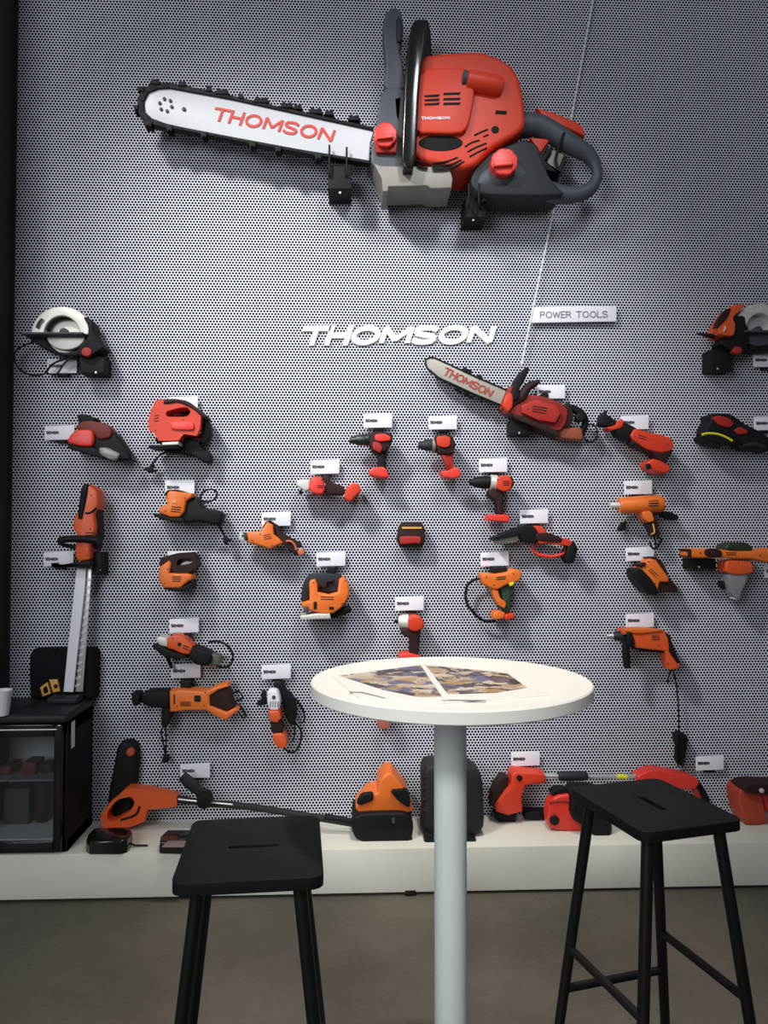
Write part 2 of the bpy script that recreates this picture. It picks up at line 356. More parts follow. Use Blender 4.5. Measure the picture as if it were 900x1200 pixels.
def knob(cx, cy, rx, ry, o0, o1, m_, par):
    pts = []
    for i in range(48):
        a = i/48*2*math.pi; k = 1-.05*(i % 6 < 2)
        pts.append((cx+rx*k*math.cos(a), cy+ry*k*math.sin(a)))
    return M().slab(pts, o0, o1, 2.5).slab([(cx-rx*.7, cy-ry*.18), (cx+rx*.7, cy-ry*.3), (cx+rx*.7, cy+ry*.05), (cx-rx*.7, cy+ry*.17)], o1-.004, o1+.018, 1).out('knob', m_, par)
knob(492, 562, 46, 46, .2, .27, BRT, t); knob(91, 470, 40, 42, .18, .245, BRT, t)
M().slab([(52, 490), (132, 490), (128, 530), (60, 530)], .16, .22, 2).out('knob_skirt', RED2, t)
M().slab([(176, 112), (186, 96), (200, 88), (226, 92), (228, 150), (205, 300), (192, 590), (142, 590), (150, 400), (158, 230)], .20, .30, 4, 1).out('front_handle', GLS, t)
M().slab([(214, 95), (232, 100), (241, 135), (246, 236), (204, 240), (200, 160)], .08, .21, 3).out('handle_bracket', BLK, t)
def bracket(label, x0, y0, x1, y1, depth, prongs=()):
    t = thing('wall_bracket', label, 'bracket', P(*q((x0+x1)/2, (y0+y1)/2)), 'black brackets on the perforated wall')
    M().rect(x0, y0, x1, y1, 0, depth, .8).out('bracket_block', BLK, t)
    M().disc(((x0+x1)/2, y1-(y1-y0)*.18), (x1-x0)*.05, depth-.002, depth+.003, .2, n=10).out('screw', SIL, t)
    for (x, ya, yb, off) in prongs:
        M().tube([(x, yb, depth*.4), (x, yb+2, off*.8), (x, yb-4, off), (x, ya, off)], 3.5, off, n=8).out('prong', BLK, t)
    return t
crop(140, 70, 3); bracket('black two-pronged bracket under the bar of the giant chainsaw', 735, 402, 816, 482, .16, [(738, 300, 405, .175), (799, 308, 405, .175)])
crop(420, 0, 2.903); bracket('black bracket under the rear handle of the giant chainsaw', 356, 690, 426, 762, .15, [(376, 625, 700, .245), (410, 625, 700, .245)])
# wire, wordmark, sign
crop(0, 0, 1)
tag(M().tube([(706, -60, .025), (659, 195, .025), (628, 345, .03), (611, 428, .03)], .95, n=6).out('hanging_wire', WHT), 'thin white wire running down the wall behind the giant chainsaw', 'wire')
t = thing('wordmark', 'large white capital letters spelling a word at the middle of the wall', 'lettering', P(468, 405, 0))
for b in letters('THOMSON', 352, 405.5, 222, 23.5, 0, .009, -.4, .32, .27, .13, True): b.out('letter', WHT, t)
M().slab([(355, 383), (372, 382), (370, 387.5), (360, 388)], 0, .0088, 0).out('letter', WHT, t)
t = thing('wall_sign', 'long pale sign reading power tools beside the hanging wire', 'sign', P(672, 368, 0))
M().slab([(623.5, 360), (722, 358.5), (722, 377), (621.5, 378.5)], .02, .03, .3).out('sign_plate', CRD, t)
M().rect(640, 364, 650, 372, 0, .022, 0).rect(695, 364, 705, 372, 0, .022, 0).out('spacer', BLK, t)
letters('POWER TOOLS', 633, 372.8, 79, 7.8, .029, .032, -.5, 0, .13, .22).out('sign_lettering', GRY, t)
# ============================================================= PRODUCT CARDS
def make_card():
    t = thing('product_card', '', 'card', P(442.5, 493, .03), 'white product cards on the perforated wall')
    M().slab([(426, 485.5), (459.5, 484.5), (459.5, 501), (426, 501.5)], .026, .030, .2).out('card_plate', CRD, t)
    letters('THOMSON', 428, 494.8, 13.5, 3.6, .0298, .0312, 0, .1, .3, .12).out('card_lettering', INK, t)
    M().rect(438, 490, 449, 505, 0, .0262, .3).out('card_bracket', BLK, t)
    return t
card0 = make_card(); first = [True]
def card(x, y, what):                         # x, y: top left corner in the photo
    if first[0]: t = card0; first[0] = False
    else:
        t = card0.copy(); C.objects.link(t)
        for ch_ in card0.children: c = ch_.copy(); C.objects.link(c); c.parent = t
    d = P(x+16.7, y+8.2, .028)-P(442.7, 493.2, .028)
    t.location = P(442.5, 493, .03)+Vector((d.x, 0, d.z)); t['label'] = what
CARDS = [(426, 485, 'above the left of the two side by side red drills'), (502, 487, 'above the right of the two side by side red drills'),
 (56, 421, 'below the circular saw at the left'), (53, 499, 'left of the red palm sander'), (198, 465, 'behind the top of the red jigsaw'), (194, 563, 'above the orange sander'),
 (197, 646, 'behind the orange jigsaw with an open handle'), (52, 647, 'left of the orange hedge trimmer'), (199, 725, 'above the orange angle grinder with a looped cord'),
 (201, 778, 'above the orange reciprocating saw'), (307, 779, 'above the hanging multi tool'), (212, 895, 'above the pole of the long orange tool on the plinth'), (307, 600, 'behind the orange compact saw'),
 (364, 539, 'above the small red angle grinder'), (371, 647, 'above the boxy orange jigsaw'), (561, 537, 'above the red drill with a white collar'), (609, 597, 'above the red mini pruning saw'),
 (563, 647, 'above the orange glue gun shaped tool with looped cord'), (463, 699, 'above the red driver behind the tabletop'), (629, 451, 'behind the small chainsaw'), (727, 487, 'behind the long red reciprocating saw'),
 (731, 563, 'above the orange heat gun'), (733, 641, 'behind the orange hand planer'), (733, 719, 'above the orange corded drill'), (882, 414, 'below the circular saw at the right edge'),
 (883, 488, 'right of the black sander with a yellow edge'), (895, 661, 'cut by the right edge under the orange leaf blower'), (599, 881, 'above the head of the red string trimmer'), (815, 886, 'low on the right, above the red tool at the right edge')]
for x, y, s_ in CARDS: card(x, y, 'white product card '+s_)
# ============================================================= SMALL CHAINSAW
crop(480, 340, 3.4615)
t = on_wall('chainsaw', 'small red chainsaw with a beige lettered bar hanging tilted below the sign', 'chainsaw', 640, 480)
bar = M().slab([(66, 300), (66, 284), (80, 276), (100, 278), (150, 300), (260, 352), (390, 408), (368, 464), (250, 415), (118, 354), (72, 316)], .07, .082, .3).out('guide_bar', BARG, t)
letters('THOMSON', 134, 342, 212, 34, .08, .084, 26, .1, .2, .16).out('bar_lettering', mat('worn_red_ink', (.36, .06, .04), .5), bar)
m = M()
oc = [(392, 404), (261, 347), (151, 296), (101, 274), (79, 272), (62, 282), (62, 301), (70, 319), (116, 359), (250, 420), (369, 470)]
ic = [(390, 408), (260, 352), (150, 300), (100, 278), (80, 276), (66, 284), (66, 300), (72, 316), (118, 354), (250, 415), (368, 464)]
for i in range(len(oc)-1): m.slab([oc[i], oc[i+1], ic[i+1], ic[i]], .062, .088, .1)
for x, y in [(225, 326), (240, 332), (285, 355), (190, 398), (205, 406), (232, 418), (250, 428), (300, 446)]: m.slab([(x-12, y-4), (x-4, y-12 if y < 376 and x > 110 and x != 190 else y+10), (x+8, y-3), (x+12, y+6), (x-6, y+8)], .058, .09, .1)
m.out('saw_chain', BLK, t)
M().slab([(385, 420), (396, 396), (425, 398), (445, 432), (520, 436), (565, 448), (612, 470), (632, 500), (622, 545), (600, 580), (500, 560), (420, 520), (372, 490), (366, 468)], .03, .13, 2, 1).out('engine_cover', mat('dark_red_plastic', (.26, .018, .012), .5, spec=.35), t)
M().slab([(400, 505), (460, 520), (560, 560), (600, 585), (590, 600), (520, 570), (420, 530)], .03, .135, 1, 0).out('lower_shell', BRN, t)
M().slab([(450, 470), (510, 445), (590, 470), (612, 500), (590, 540), (520, 530), (455, 500)], .125, .15, 2, 0).out('top_cover', RED2, t)
M().slab([(368, 470), (392, 420), (412, 430), (410, 480), (392, 502)], .06, .15, 2, 1).out('bar_cover', RED, t)
M().slab([(404, 430), (412, 400), (425, 360), (450, 330), (474, 316), (478, 325), (468, 350), (455, 385), (440, 400), (440, 440), (415, 460)], .07, .15, 2, 1).out('hand_guard', BLK, t)
M().tube([(405, 470), (420, 452), (455, 430), (480, 395), (520, 372)], [16, 18, 20, 16, 10], .13, n=10, flat=.7).out('front_handle', BRN, t)
M().slab([(470, 385), (478, 374), (524, 364), (528, 372), (514, 392), (480, 410)], .08, .12, 2, 1).out('handle_end', BLK, t)
M().tube([(600, 490), (650, 480), (700, 505), (712, 545), (690, 585)], [20, 18, 16, 13, 16], .09, n=12).out('rear_handle', BLK, t)
M().slab([(590, 470), (625, 470), (636, 455), (648, 478), (660, 520), (640, 560), (612, 560)], .05, .12, 3, 1).out('rear_housing', BRN, t)
M().slab([(560, 575), (600, 560), (640, 560), (690, 560), (700, 612), (640, 608), (575, 595)], .05, .11, 3, 1).out('lower_grip', mat('brown_orange_plastic', (.30, .07, .03), .5), t)
M().disc((690, 518), 19, .1, .135, 2).out('fuel_cap', BLK, t)
M().tube([(733+29*math.cos(a*math.pi/8), 580+36*math.sin(a*math.pi/8), .08) for a in range(16)], 3.6, .08, True, n=8, sub=3).out('cable_loop', BLK, t)
M().disc((545, 432), 15, .05, .1, 2).out('starter_cap', BLK, t)
bracket('black bracket carrying the small tilted chainsaw', 402, 532, 488, 590, .1)
# ============================================================= CIRCULAR SAW, LEFT
crop(0, 340, 5.456)
t = on_wall('circular_saw', 'circular saw with a round metal guard and coiled black cord at the left edge', 'saw', 78, 405)
M().slab(arc(408, 292, 196, 178, 0, 180, 20)+arc(408, 292, 112, 118, 180, 0, 14), .06, .11, 1.2).out('blade_guard', ALU, t)
M().disc((415, 285), 118, .062, .068, .5).out('saw_blade', ALU, t)
M().disc((410, 272), 28, .066, .085, 1).out('arbor', INK, t)
M().slab(arc(415, 262, 112, 86, 70, 178, 12)+arc(415, 262, 97, 76, 178, 70, 12), .08, .095, 1).out('guard_rib', BLK, t)
M().tube([(234, 242), (248, 208), (272, 184)], 8, .122).out('guard_slot', INK, t)
M().slab([(178, 292), (560, 292), (560, 305), (178, 305)], .02, .15, .5).out('base_plate', INK, t)
M().slab(arc(426, 303, 122, 82, 180, 360, 16), .075, .095, 2).out('lower_guard', ALU, t)
M().slab([(196, 305), (300, 300), (330, 360), (380, 402), (440, 412), (510, 390), (556, 330), (575, 300), (620, 300), (610, 380), (560, 425), (440, 432), (380, 420), (300, 385), (235, 345)], .03, .09, 2, 1).out('lower_body', BLK, t)
M().slab([(555, 190), (590, 195), (612, 215), (622, 300), (690, 380), (655, 400), (600, 440), (520, 435), (530, 370), (585, 320), (588, 250)], .03, .13, 3, 1).out('motor_housing', BLK, t)
M().disc((560, 400), 34, .1, .135, 2, 30).out('red_cover', RED2, t, 'dark red motor cover')
M().tube([(225, 330), (150, 355), (95, 400), (100, 470), (150, 525), (230, 545), (290, 530), (330, 480), (400, 440), (480, 425)], 5.5, .07).tube([(470, 420), (410, 470), (360, 538), (300, 525), (340, 470), (430, 440)], 5.5, .09).out('power_cord', BLK, t)
bracket('black bracket under the circular saw at the left edge', 536, 442, 690, 545, .1)
# red palm sander
t = on_wall('palm_sander', 'red palm sander with a grey dust box hung below the left circular saw', 'sander', 115, 515)
M().slab([(450, 975), (480, 925), (520, 900), (610, 900), (625, 950), (612, 1008), (540, 1008), (470, 990)], .04, .14, 4, 1).out('front_cover', BRT, t)
M().slab([(500, 895), (530, 850), (600, 840), (690, 860), (735, 900), (725, 950), (650, 965), (612, 925)], .05, .13, 3, 1).out('grip', mat('wine_red_plastic', (.17, .016, .014), .5, spec=.35), t)
M().slab([(508, 815), (525, 798), (570, 800), (640, 830), (600, 850), (560, 850), (525, 862)], .05, .12, 3, 1).out('top_grip', BLK, t)
M().slab([(455, 985), (540, 1010), (620, 1010), (700, 1060), (690, 1085), (560, 1050), (465, 1022)], .02, .13, 2).out('sanding_pad', BLK, t)
M().slab([(700, 905), (745, 915), (790, 970), (850, 1065), (855, 1093), (760, 1095), (660, 1070), (612, 1010), (615, 955)], .03, .12, 4, 1).out('dust_box', BLK, t)
M().slab([(640, 1010), (700, 1010), (780, 1050), (760, 1085), (720, 1092), (650, 1055)], .08, .135, 3, 1).out('dust_window', CLR, t)
M().slab([(740, 1050), (860, 1060), (855, 1095), (740, 1095)], .04, .10, 2, 1).out('dust_cap', SLT, t)
# ============================================================= LEFT COLUMN
crop(150, 450, 4.8)
t = on_wall('jigsaw', 'large red jigsaw with a closed handle and plug dangling on the left', 'jigsaw', 213, 510)
M().slab([(172, 105), (215, 98), (300, 108), (395, 140), (425, 190), (418, 260), (400, 300), (330, 290), (300, 325), (190, 328), (165, 285), (135, 270), (130, 220), (150, 150)], .04, .15, 3, 0, hole=[[(228, 165), (300, 145), (345, 140), (370, 165), (350, 195), (232, 196)]]).out('body', RED, t)
M().slab([(240, 215), (365, 212), (375, 235), (370, 262), (245, 258)], .145, .16, 2, 1).out('side_panel', BRT, t)
M().slab([(215, 100), (270, 92), (350, 105), (430, 165), (460, 195), (440, 205), (380, 150), (300, 112), (215, 125)], .05, .158, 3, 1).out('grip', BRN, t)
M().slab([(400, 190), (445, 190), (470, 230), (472, 300), (440, 345), (405, 330), (415, 260)], .04, .10, 3, 1).out('rear_housing', BLK, t)
M().slab([(160, 300), (300, 300), (400, 320), (420, 360), (470, 395), (475, 445), (430, 445), (380, 405), (210, 385), (205, 350), (165, 330)], .03, .09, 3, 1).out('lower_body', BLK, t)
M().slab([(205, 335), (296, 330), (296, 348), (205, 352)], .08, .17, 1).out('metal_shoe', ALU, t)
M().slab([(136, 352), (300, 350), (300, 368), (136, 368)], .03, .16, .5).out('base_plate', BLK, t)
M().tube([(230, 375), (180, 400), (150, 435), (120, 470)], 5, .05).slab([(88, 478), (125, 462), (140, 445), (150, 455), (138, 480), (160, 482), (158, 492), (130, 495), (118, 500)], .035, .06, 1).out('power_cord', BLK, t)
t = on_wall('orbital_sander', 'orange sander with a black dust canister and cord loop on the left', 'sander', 232, 600)
M().slab([(235, 615), (250, 603), (375, 618), (372, 640), (340, 660), (330, 720), (305, 750), (250, 752), (190, 725), (188, 705), (205, 688), (235, 680), (228, 640)], .04, .14, 4, 0).out('body', ORG, t)
M().slab([(215, 622), (235, 598), (290, 596), (340, 612), (290, 614), (240, 608), (228, 635)], .05, .13, 2, 1).out('top_pad', BLK, t)
M().rect(246, 652, 272, 670, .138, .143, 0).out('badge', AMB, t)
M().slab([(152, 732), (172, 728), (250, 754), (320, 752), (340, 780), (280, 778), (200, 762), (168, 744)], .02, .14, 2).out('sanding_plate', BLK, t)
M().slab([(340, 665), (400, 640), (430, 700), (520, 712), (545, 735), (525, 790), (470, 788), (420, 772), (330, 785), (305, 755), (330, 715)], .03, .12, 4, 1).out('dust_canister', BLK, t)
M().slab([(355, 640), (400, 632), (415, 665), (400, 700), (340, 700)], .05, .10, 3, 1).out('motor_cap', SLD, t)
M().tube([(405, 640), (425, 605), (470, 592), (500, 610), (490, 645), (450, 662), (410, 655), (400, 640)], 5, .07).out('power_cord', BLK, t)
M().tube([(505, 775), (525, 820), (550, 870)], 5, .06).slab([(535, 865), (560, 862), (582, 882), (560, 890), (556, 905), (542, 898)], .04, .07, 1).out('plug', BLK, t)
t = on_wall('jigsaw', 'small orange jigsaw with an open black handle, below the orange sander', 'jigsaw', 212, 670)
M().slab([(200, 1020), (245, 990), (258, 1010), (245, 1060), (290, 1062), (345, 1062), (372, 1070), (372, 1095), (330, 1125), (310, 1145), (215, 1145), (190, 1100), (188, 1050)], .04, .14, 4, 0).out('body', ORG, t)
M().slab([(188, 1020), (195, 975), (290, 950), (370, 945), (398, 985), (400, 1020), (385, 1035), (350, 1060), (270, 1058), (258, 1040), (240, 1010), (215, 1008)], .045, .13, 2, 0, hole=[[(290, 985), (365, 972), (375, 1005), (285, 1022)]]).out('handle', BRN, t)
M().slab([(290, 1018), (330, 996), (385, 1002), (388, 1018)], .06, .10, 1).out('clear_guard', CRD, t)
M().slab([(215, 1143), (315, 1143), (375, 1110), (368, 1150), (290, 1160), (225, 1152)], .03, .15, 1).out('base_plate', BLK, t)
# hedge trimmer
crop(30, 550, 4.2857)
t = on_wall('hedge_trimmer', 'orange hedge trimmer hanging with its long silver blade pointing down', 'trimmer', 100, 650)
M().slab([(320, 75), (345, 85), (378, 110), (385, 180), (360, 220), (372, 300), (340, 400), (345, 452), (285, 462), (270, 440), (268, 380), (280, 330), (255, 295), (265, 240), (290, 200), (300, 120)], .05, .15, 4, 1).out('body', ORD, t)
M().slab([(350, 190), (380, 200), (385, 330), (370, 400), (340, 395), (352, 300)], .06, .12, 2, 1).out('side_panel', BRN, t)
M().tube([(310, 75), (300, 110), (290, 170), (278, 250)], [15, 20, 19, 16], .14).out('rear_handle', BLK, t)
M().tube([(300, 220), (325, 218), (355, 195)], 5, .15).out('trigger_line', BLK, t)
M().tube([(165, 358), (220, 350), (300, 350), (370, 360)], [15, 17, 17, 20], .16).tube([(170, 372), (240, 390), (320, 382), (370, 365)], [9, 10, 10, 12], .12).out('front_handle', BLK, t)
M().slab([(150, 470), (160, 485), (245, 468), (340, 455), (345, 480), (300, 495), (240, 490), (165, 496), (145, 488), (142, 470)], .08, .15, 2).out('hand_guard', BLK, t)
M().slab([(258, 490), (305, 492), (296, 620), (268, 860), (240, 1118), (192, 1116), (215, 880), (242, 640)], .10, .108, .4).out('blade_rail', CRD, t)
m = M()
for i in range(15):
    y = 560+i*38; x = 316-(y-560)*.105
    m.slab([(x-26, y-10), (x+14, y-12), (x+16, y-2), (x-26, y+4)], .088, .094, 0)
m.slab([(302, 492), (332, 492), (325, 620), (288, 1116), (250, 1116), (290, 640)], .086, .09, .2).out('cutter_blade', SIL, t)
crop(30, 550, 4.2857)
bracket('black bracket behind the orange hedge trimmer', 352, 415, 398, 525, .1)
# ============================================================= LOWER LEFT
crop(150, 710, 4.0909)
t = on_wall('angle_grinder', 'orange and black angle grinder with a big looped cord, lower left', 'grinder', 228, 760)
M().slab([(195, 150), (230, 132), (262, 135), (300, 170), (320, 190), (305, 228), (265, 225), (225, 205), (195, 198)], .05, .13, 4, 1).out('body', ORD, t)
M().slab([(140, 160), (152, 142), (190, 145), (205, 165), (200, 195), (160, 185)], .05, .12, 3, 1).out('gear_head', ALU, t)
M().slab([(320, 185), (405, 222), (410, 250), (395, 280), (330, 275), (300, 240), (306, 220)], .04, .13, 4, 1).out('handle', BLK, t)
M().slab([(402, 222), (445, 235), (450, 270), (430, 285), (395, 278)], .05, .11, 3, 1).out('cord_collar', mat('olive_grey_plastic', (.10, .10, .07), .5), t)
M().slab([(135, 175), (165, 185), (210, 205), (280, 228), (300, 240), (240, 248), (185, 235), (160, 212), (135, 195)], .03, .14, 3, 1).out('disc_guard', BLK, t)
M().tube([(190, 235), (196, 265), (210, 300)], [12, 9, 7], .06).out('side_handle', BLK, t)
M().disc((246, 184), 9, .128, .135, .5).out('button', VOID, t)
M().tube([(385, 175), (430, 170), (475, 190), (503, 235), (492, 280), (455, 296), (420, 280), (405, 255)], 5, .06).tube([(262, 135), (300, 140), (318, 165)], 4, .07).out('power_cord', BLK, t)
t = on_wall('reciprocating_saw', 'orange reciprocating saw with a black nose and cord hanging at the lower left', 'saw', 220, 820)
M().slab([(210, 400), (260, 394), (380, 402), (440, 375), (485, 365), (490, 378), (440, 395), (400, 420), (400, 470), (480, 500), (520, 478), (535, 492), (475, 538), (430, 520), (385, 490), (300, 490), (212, 498)], .04, .13, 3, 0).out('body', ORG, t)
M().slab([(400, 400), (450, 395), (480, 385), (500, 420), (505, 460), (525, 478), (480, 502), (400, 470), (375, 440), (380, 410)], .05, .115, 3, 1).out('rear_grip', BRN, t)
M().slab([(75, 415), (100, 402), (210, 402), (212, 480), (120, 478), (75, 455)], .04, .12, 4, 1).out('nose_boot', BLK, t)
M().slab([(25, 410), (55, 408), (72, 430), (60, 445), (62, 468), (35, 475), (28, 450)], .04, .11, 2, 1).slab([(60, 435), (85, 430), (85, 452), (60, 452)], .06, .09, .5).out('saw_shoe', BLK, t)
M().rect(318, 430, 348, 458, .128, .135, .5).tube([(222, 425), (222, 470)], 3, .131).out('switch', VOID, t)
M().slab([(165, 480), (212, 480), (212, 530), (190, 580), (165, 575)], .04, .09, 2, 1).tube([(185, 560), (160, 600), (170, 660), (182, 735)], 4, .05).tube([(178, 560), (182, 640), (182, 735)], 4, .05).slab([(172, 715), (192, 712), (200, 742), (172, 752), (162, 742)], .035, .06, 1).out('power_cord', BLK, t)
M().slab([(258, 355), (306, 355), (306, 392), (262, 392)], .0, .08, 1).out('hook', BLK, t)
M().tube([(520, 470), (545, 490), (565, 530), (550, 535), (530, 510)], 4, .06).tube([(500, 420), (530, 410), (550, 440), (520, 455)], 4, .06).out('cord_loop', BLK, t)
t = on_wall('multi_tool', 'white headed red oscillating multi tool hanging upright with coiled cord', 'multi tool', 327, 838)
M().slab([(672, 405), (690, 398), (718, 400), (732, 440), (728, 494), (680, 492), (670, 450)], .05, .12, 3, 1).out('head', CRD, t)
M().slab([(678, 494), (728, 494), (738, 530), (720, 552), (690, 545), (682, 525)], .045, .125, 3, 1).out('collar', ORD, t)
M().slab([(684, 545), (735, 545), (748, 590), (735, 610), (700, 612), (688, 585)], .05, .11, 3, 1).out('grip', BRN, t)
M().slab([(692, 605), (745, 600), (766, 640), (762, 668), (735, 676), (705, 655)], .045, .12, 3, 1).out('tail', ORD, t)
m = M()
for k in range(4): m.tube([(684+k*12, 458, .121), (682+k*12, 485, .121)], 2, n=6, sub=1)
m.disc((699, 438), 9, .118, .124, .3); m.out('vent_slots', INK, bpy.data.objects['head'])
M().slab([(640, 405), (662, 410), (660, 440), (672, 450), (668, 470), (625, 475), (618, 460), (640, 448)], .05, .09, 2, 1).out('blade_holder', BLK, t)
M().slab([(700, 360), (735, 358), (760, 400), (800, 440), (812, 500), (800, 570), (770, 560), (745, 480), (730, 410), (700, 392)], .02, .06, 3, 1).out('cord_bundle', BLK, t)
M().tube([(800, 440), (840, 500), (845, 550), (825, 560)], 4, .05).tube([(800, 560), (830, 600), (825, 660), (795, 702), (765, 695), (742, 675)], 5, .05).tube([(760, 440), (790, 520), (800, 600), (790, 650)], 4, .07).out('power_cord', BLK, t)
# ============================================================= CENTRE
crop(270, 520, 5.294)
t = on_wall('angle_grinder', 'small red cordless angle grinder with a silver head, centre left', 'grinder', 388, 572)
M().slab([(495, 235), (510, 210), (560, 205), (582, 240), (590, 290), (570, 318), (520, 315), (492, 290)], .045, .13, 4, 1).out('body', BRT, t)
M().slab([(415, 230), (450, 222), (495, 225), (495, 285), (470, 300), (430, 275), (412, 262)], .05, .12, 3, 1).out('gear_head', ALU, t)
M().slab([(425, 290), (445, 292), (442, 312), (424, 312)], .05, .1, 1).out('spindle', BLK, t)
M().slab([(570, 200), (615, 198), (625, 240), (700, 265), (712, 300), (700, 318), (640, 318), (590, 310), (590, 250)], .05, .11, 3, 1).out('handle', BRN, t)
M().slab([(720, 275), (760, 245), (800, 255), (812, 300), (790, 315), (745, 362), (712, 350), (705, 320)], .035, .13, 3, 1).out('battery', RED, t)
t = on_wall('compact_saw', 'compact orange saw with a small silver blade, tilted down to the right', 'saw', 320, 628)
M().slab([(108, 555), (130, 545), (195, 545), (235, 485), (270, 505), (275, 560), (310, 590), (330, 615), (290, 635), (250, 652), (180, 630), (120, 610)], .04, .14, 4, 0).out('body', ORG, t)
M().slab([(200, 522), (222, 485), (245, 475), (300, 510), (310, 550), (440, 615), (445, 640), (410, 650), (420, 690), (400, 690), (345, 640), (300, 590), (275, 545), (245, 492)], .05, .11, 3, 0).out('handle', BRN, t)
M().tube([(345, 605), (375, 605), (400, 630), (408, 660)], 6, .12).slab([(410, 660), (455, 648), (462, 685), (425, 694)], .05, .11, 2, 1).out('trigger', mat('salmon_plastic', (.62, .16, .08), .5), t)
M().disc((100, 575), 12, .05, .12, 1, 25).out('nose_ring', mat('green_black_plastic', (.01, .045, .02), .5), t)
M().slab([(50, 590), (68, 545), (78, 540), (70, 575), (105, 590), (108, 615), (60, 602)], .07, .085, .5).out('blade_guard', SIL, t)
t = on_wall('jigsaw', 'boxy orange jigsaw with an open black handle, centre left above the table', 'jigsaw', 385, 697)
M().slab([(492, 860), (500, 842), (530, 835), (545, 870), (545, 915), (610, 930), (665, 915), (676, 835), (700, 822), (728, 850), (740, 920), (720, 970), (690, 1010), (640, 1045), (560, 1042), (510, 1030), (448, 1012), (445, 980), (495, 965)], .04, .16, 4, 0).out('body', ORG, t)
M().slab([(440, 970), (445, 900), (465, 835), (500, 805), (600, 800), (690, 815), (676, 915), (548, 920), (495, 900), (492, 965), (455, 975)], .05, .12, 3, 0).out('handle', SLD, t)
M().slab([(530, 845), (585, 870), (590, 845), (640, 840), (640, 855), (600, 860), (598, 895), (535, 885)], .115, .14, 1).out('trigger', BRN, t)
M().rect(516, 980, 536, 1025, .158, .163, 0).out('vent_slot', VOID, t)
M().rect(612, 1012, 642, 1028, .158, .163, 0).out('vent_slot', VOID, t)
M().rect(455, 1005, 485, 1045, .10, .165, 1).out('blade_clamp', INK, t)
M().slab([(440, 1058), (540, 1045), (620, 1045), (625, 1075), (540, 1078), (440, 1078)], .03, .17, 1).out('base_plate', ALU, t)
M().slab([(610, 1050), (690, 1012), (745, 1005), (752, 1040), (700, 1060), (640, 1078), (612, 1075)], .05, .12, 3, 1).out('rear_housing', BLK, t)
M().slab([(600, 765), (650, 765), (655, 800), (640, 805), (640, 825), (625, 825), (620, 800), (600, 800)], .0, .09, 1).out('hook', BLK, t)
# drills
crop(400, 470, 4.0909)
t = on_wall('cordless_drill', 'red cordless drill with black chuck, left of the side by side pair', 'drill', 435, 533, 'red cordless drills')
M().slab([(132, 165), (150, 150), (215, 152), (245, 168), (243, 200), (220, 240), (190, 255), (150, 250), (132, 215)], .045, .125, 4, 1).out('body', BRN, t)
M().slab([(160, 160), (205, 156), (238, 172), (235, 190), (180, 196), (160, 185)], .12, .135, 2, 1).out('top_cover', BRT, t)
M().slab([(150, 195), (185, 200), (200, 225), (185, 250), (150, 230)], .115, .132, 2, 1).out('side_cover', RED2, t)
M().slab([(170, 240), (215, 240), (210, 290), (218, 330), (168, 330), (175, 290)], .055, .11, 3, 1).out('grip', BLK, t)
M().slab([(130, 340), (150, 322), (195, 318), (215, 330), (228, 368), (200, 372), (140, 362)], .03, .13, 3, 1).out('battery', BRT, t)
M().lathe((135, 185), (38, 188), [(0, 28), (.2, 30), (.22, 27), (.6, 26), (.75, 17), (.98, 14), (1, 6)], .085).out('chuck', mat('dark_green_black', (.012, .02, .016), .4), t)
t = on_wall('cordless_drill', 'red cordless drill with grey collar, right of the side by side pair', 'drill', 516, 533, 'red cordless drills')
M().slab([(443, 175), (455, 165), (500, 162), (530, 170), (545, 215), (530, 260), (480, 260), (450, 235)], .045, .125, 4, 1).out('body', BRN, t)
M().slab([(455, 170), (500, 166), (524, 175), (522, 215), (500, 225), (458, 215)], .12, .135, 2, 1).out('top_cover', RED, t)
M().slab([(475, 250), (540, 250), (530, 290), (540, 330), (510, 332), (495, 300)], .055, .11, 3, 1).slab([(480, 262), (500, 262), (520, 300), (518, 318), (500, 300)], .105, .12, 1, 1).out('grip', RED2, t)
M().slab([(468, 338), (500, 340), (545, 318), (562, 335), (566, 365), (530, 374), (480, 368)], .03, .13, 3, 1).out('battery', BRT, t)
M().lathe((448, 212), (434, 212), [(0, 34), (.9, 33), (1, 30)], .085).out('collar', WGR, t)
M().lathe((436, 212), (368, 212), [(0, 28), (.5, 27), (.7, 20), (.98, 15), (1, 6)], .085).out('chuck', SLD, t)
t = on_wall('cordless_drill', 'red cordless drill with a white collar, lower and right of the side by side pair', 'drill', 578, 583, 'red cordless drills')
M().slab([(740, 370), (760, 358), (800, 360), (815, 390), (805, 430), (770, 440), (735, 420)], .045, .13, 4, 1).out('body', RED, t)
M().slab([(700, 425), (770, 432), (775, 460), (765, 500), (778, 545), (740, 545), (738, 480), (700, 460)], .05, .11, 3, 1).out('grip', BRN, t)
M().slab([(695, 545), (790, 545), (796, 560), (792, 582), (695, 572)], .03, .13, 2).out('battery', BRT, t)
M().slab([(738, 545), (778, 545), (790, 550), (700, 550), (705, 545)], .04, .11, 1).out('battery_foot', BLK, t)
M().lathe((744, 392), (712, 390), [(0, 36), (.9, 36), (1, 30)], .088).out('collar', ALU, t)
M().lathe((714, 390), (612, 390), [(0, 30), (.3, 32), (.55, 27), (.8, 20), (.98, 10), (1, 5)], .088).out('chuck', BLK, t)
M().slab([(795, 365), (815, 368), (822, 405), (805, 425)], .05, .12, 2, 1).out('rear_cap', BLK, t)
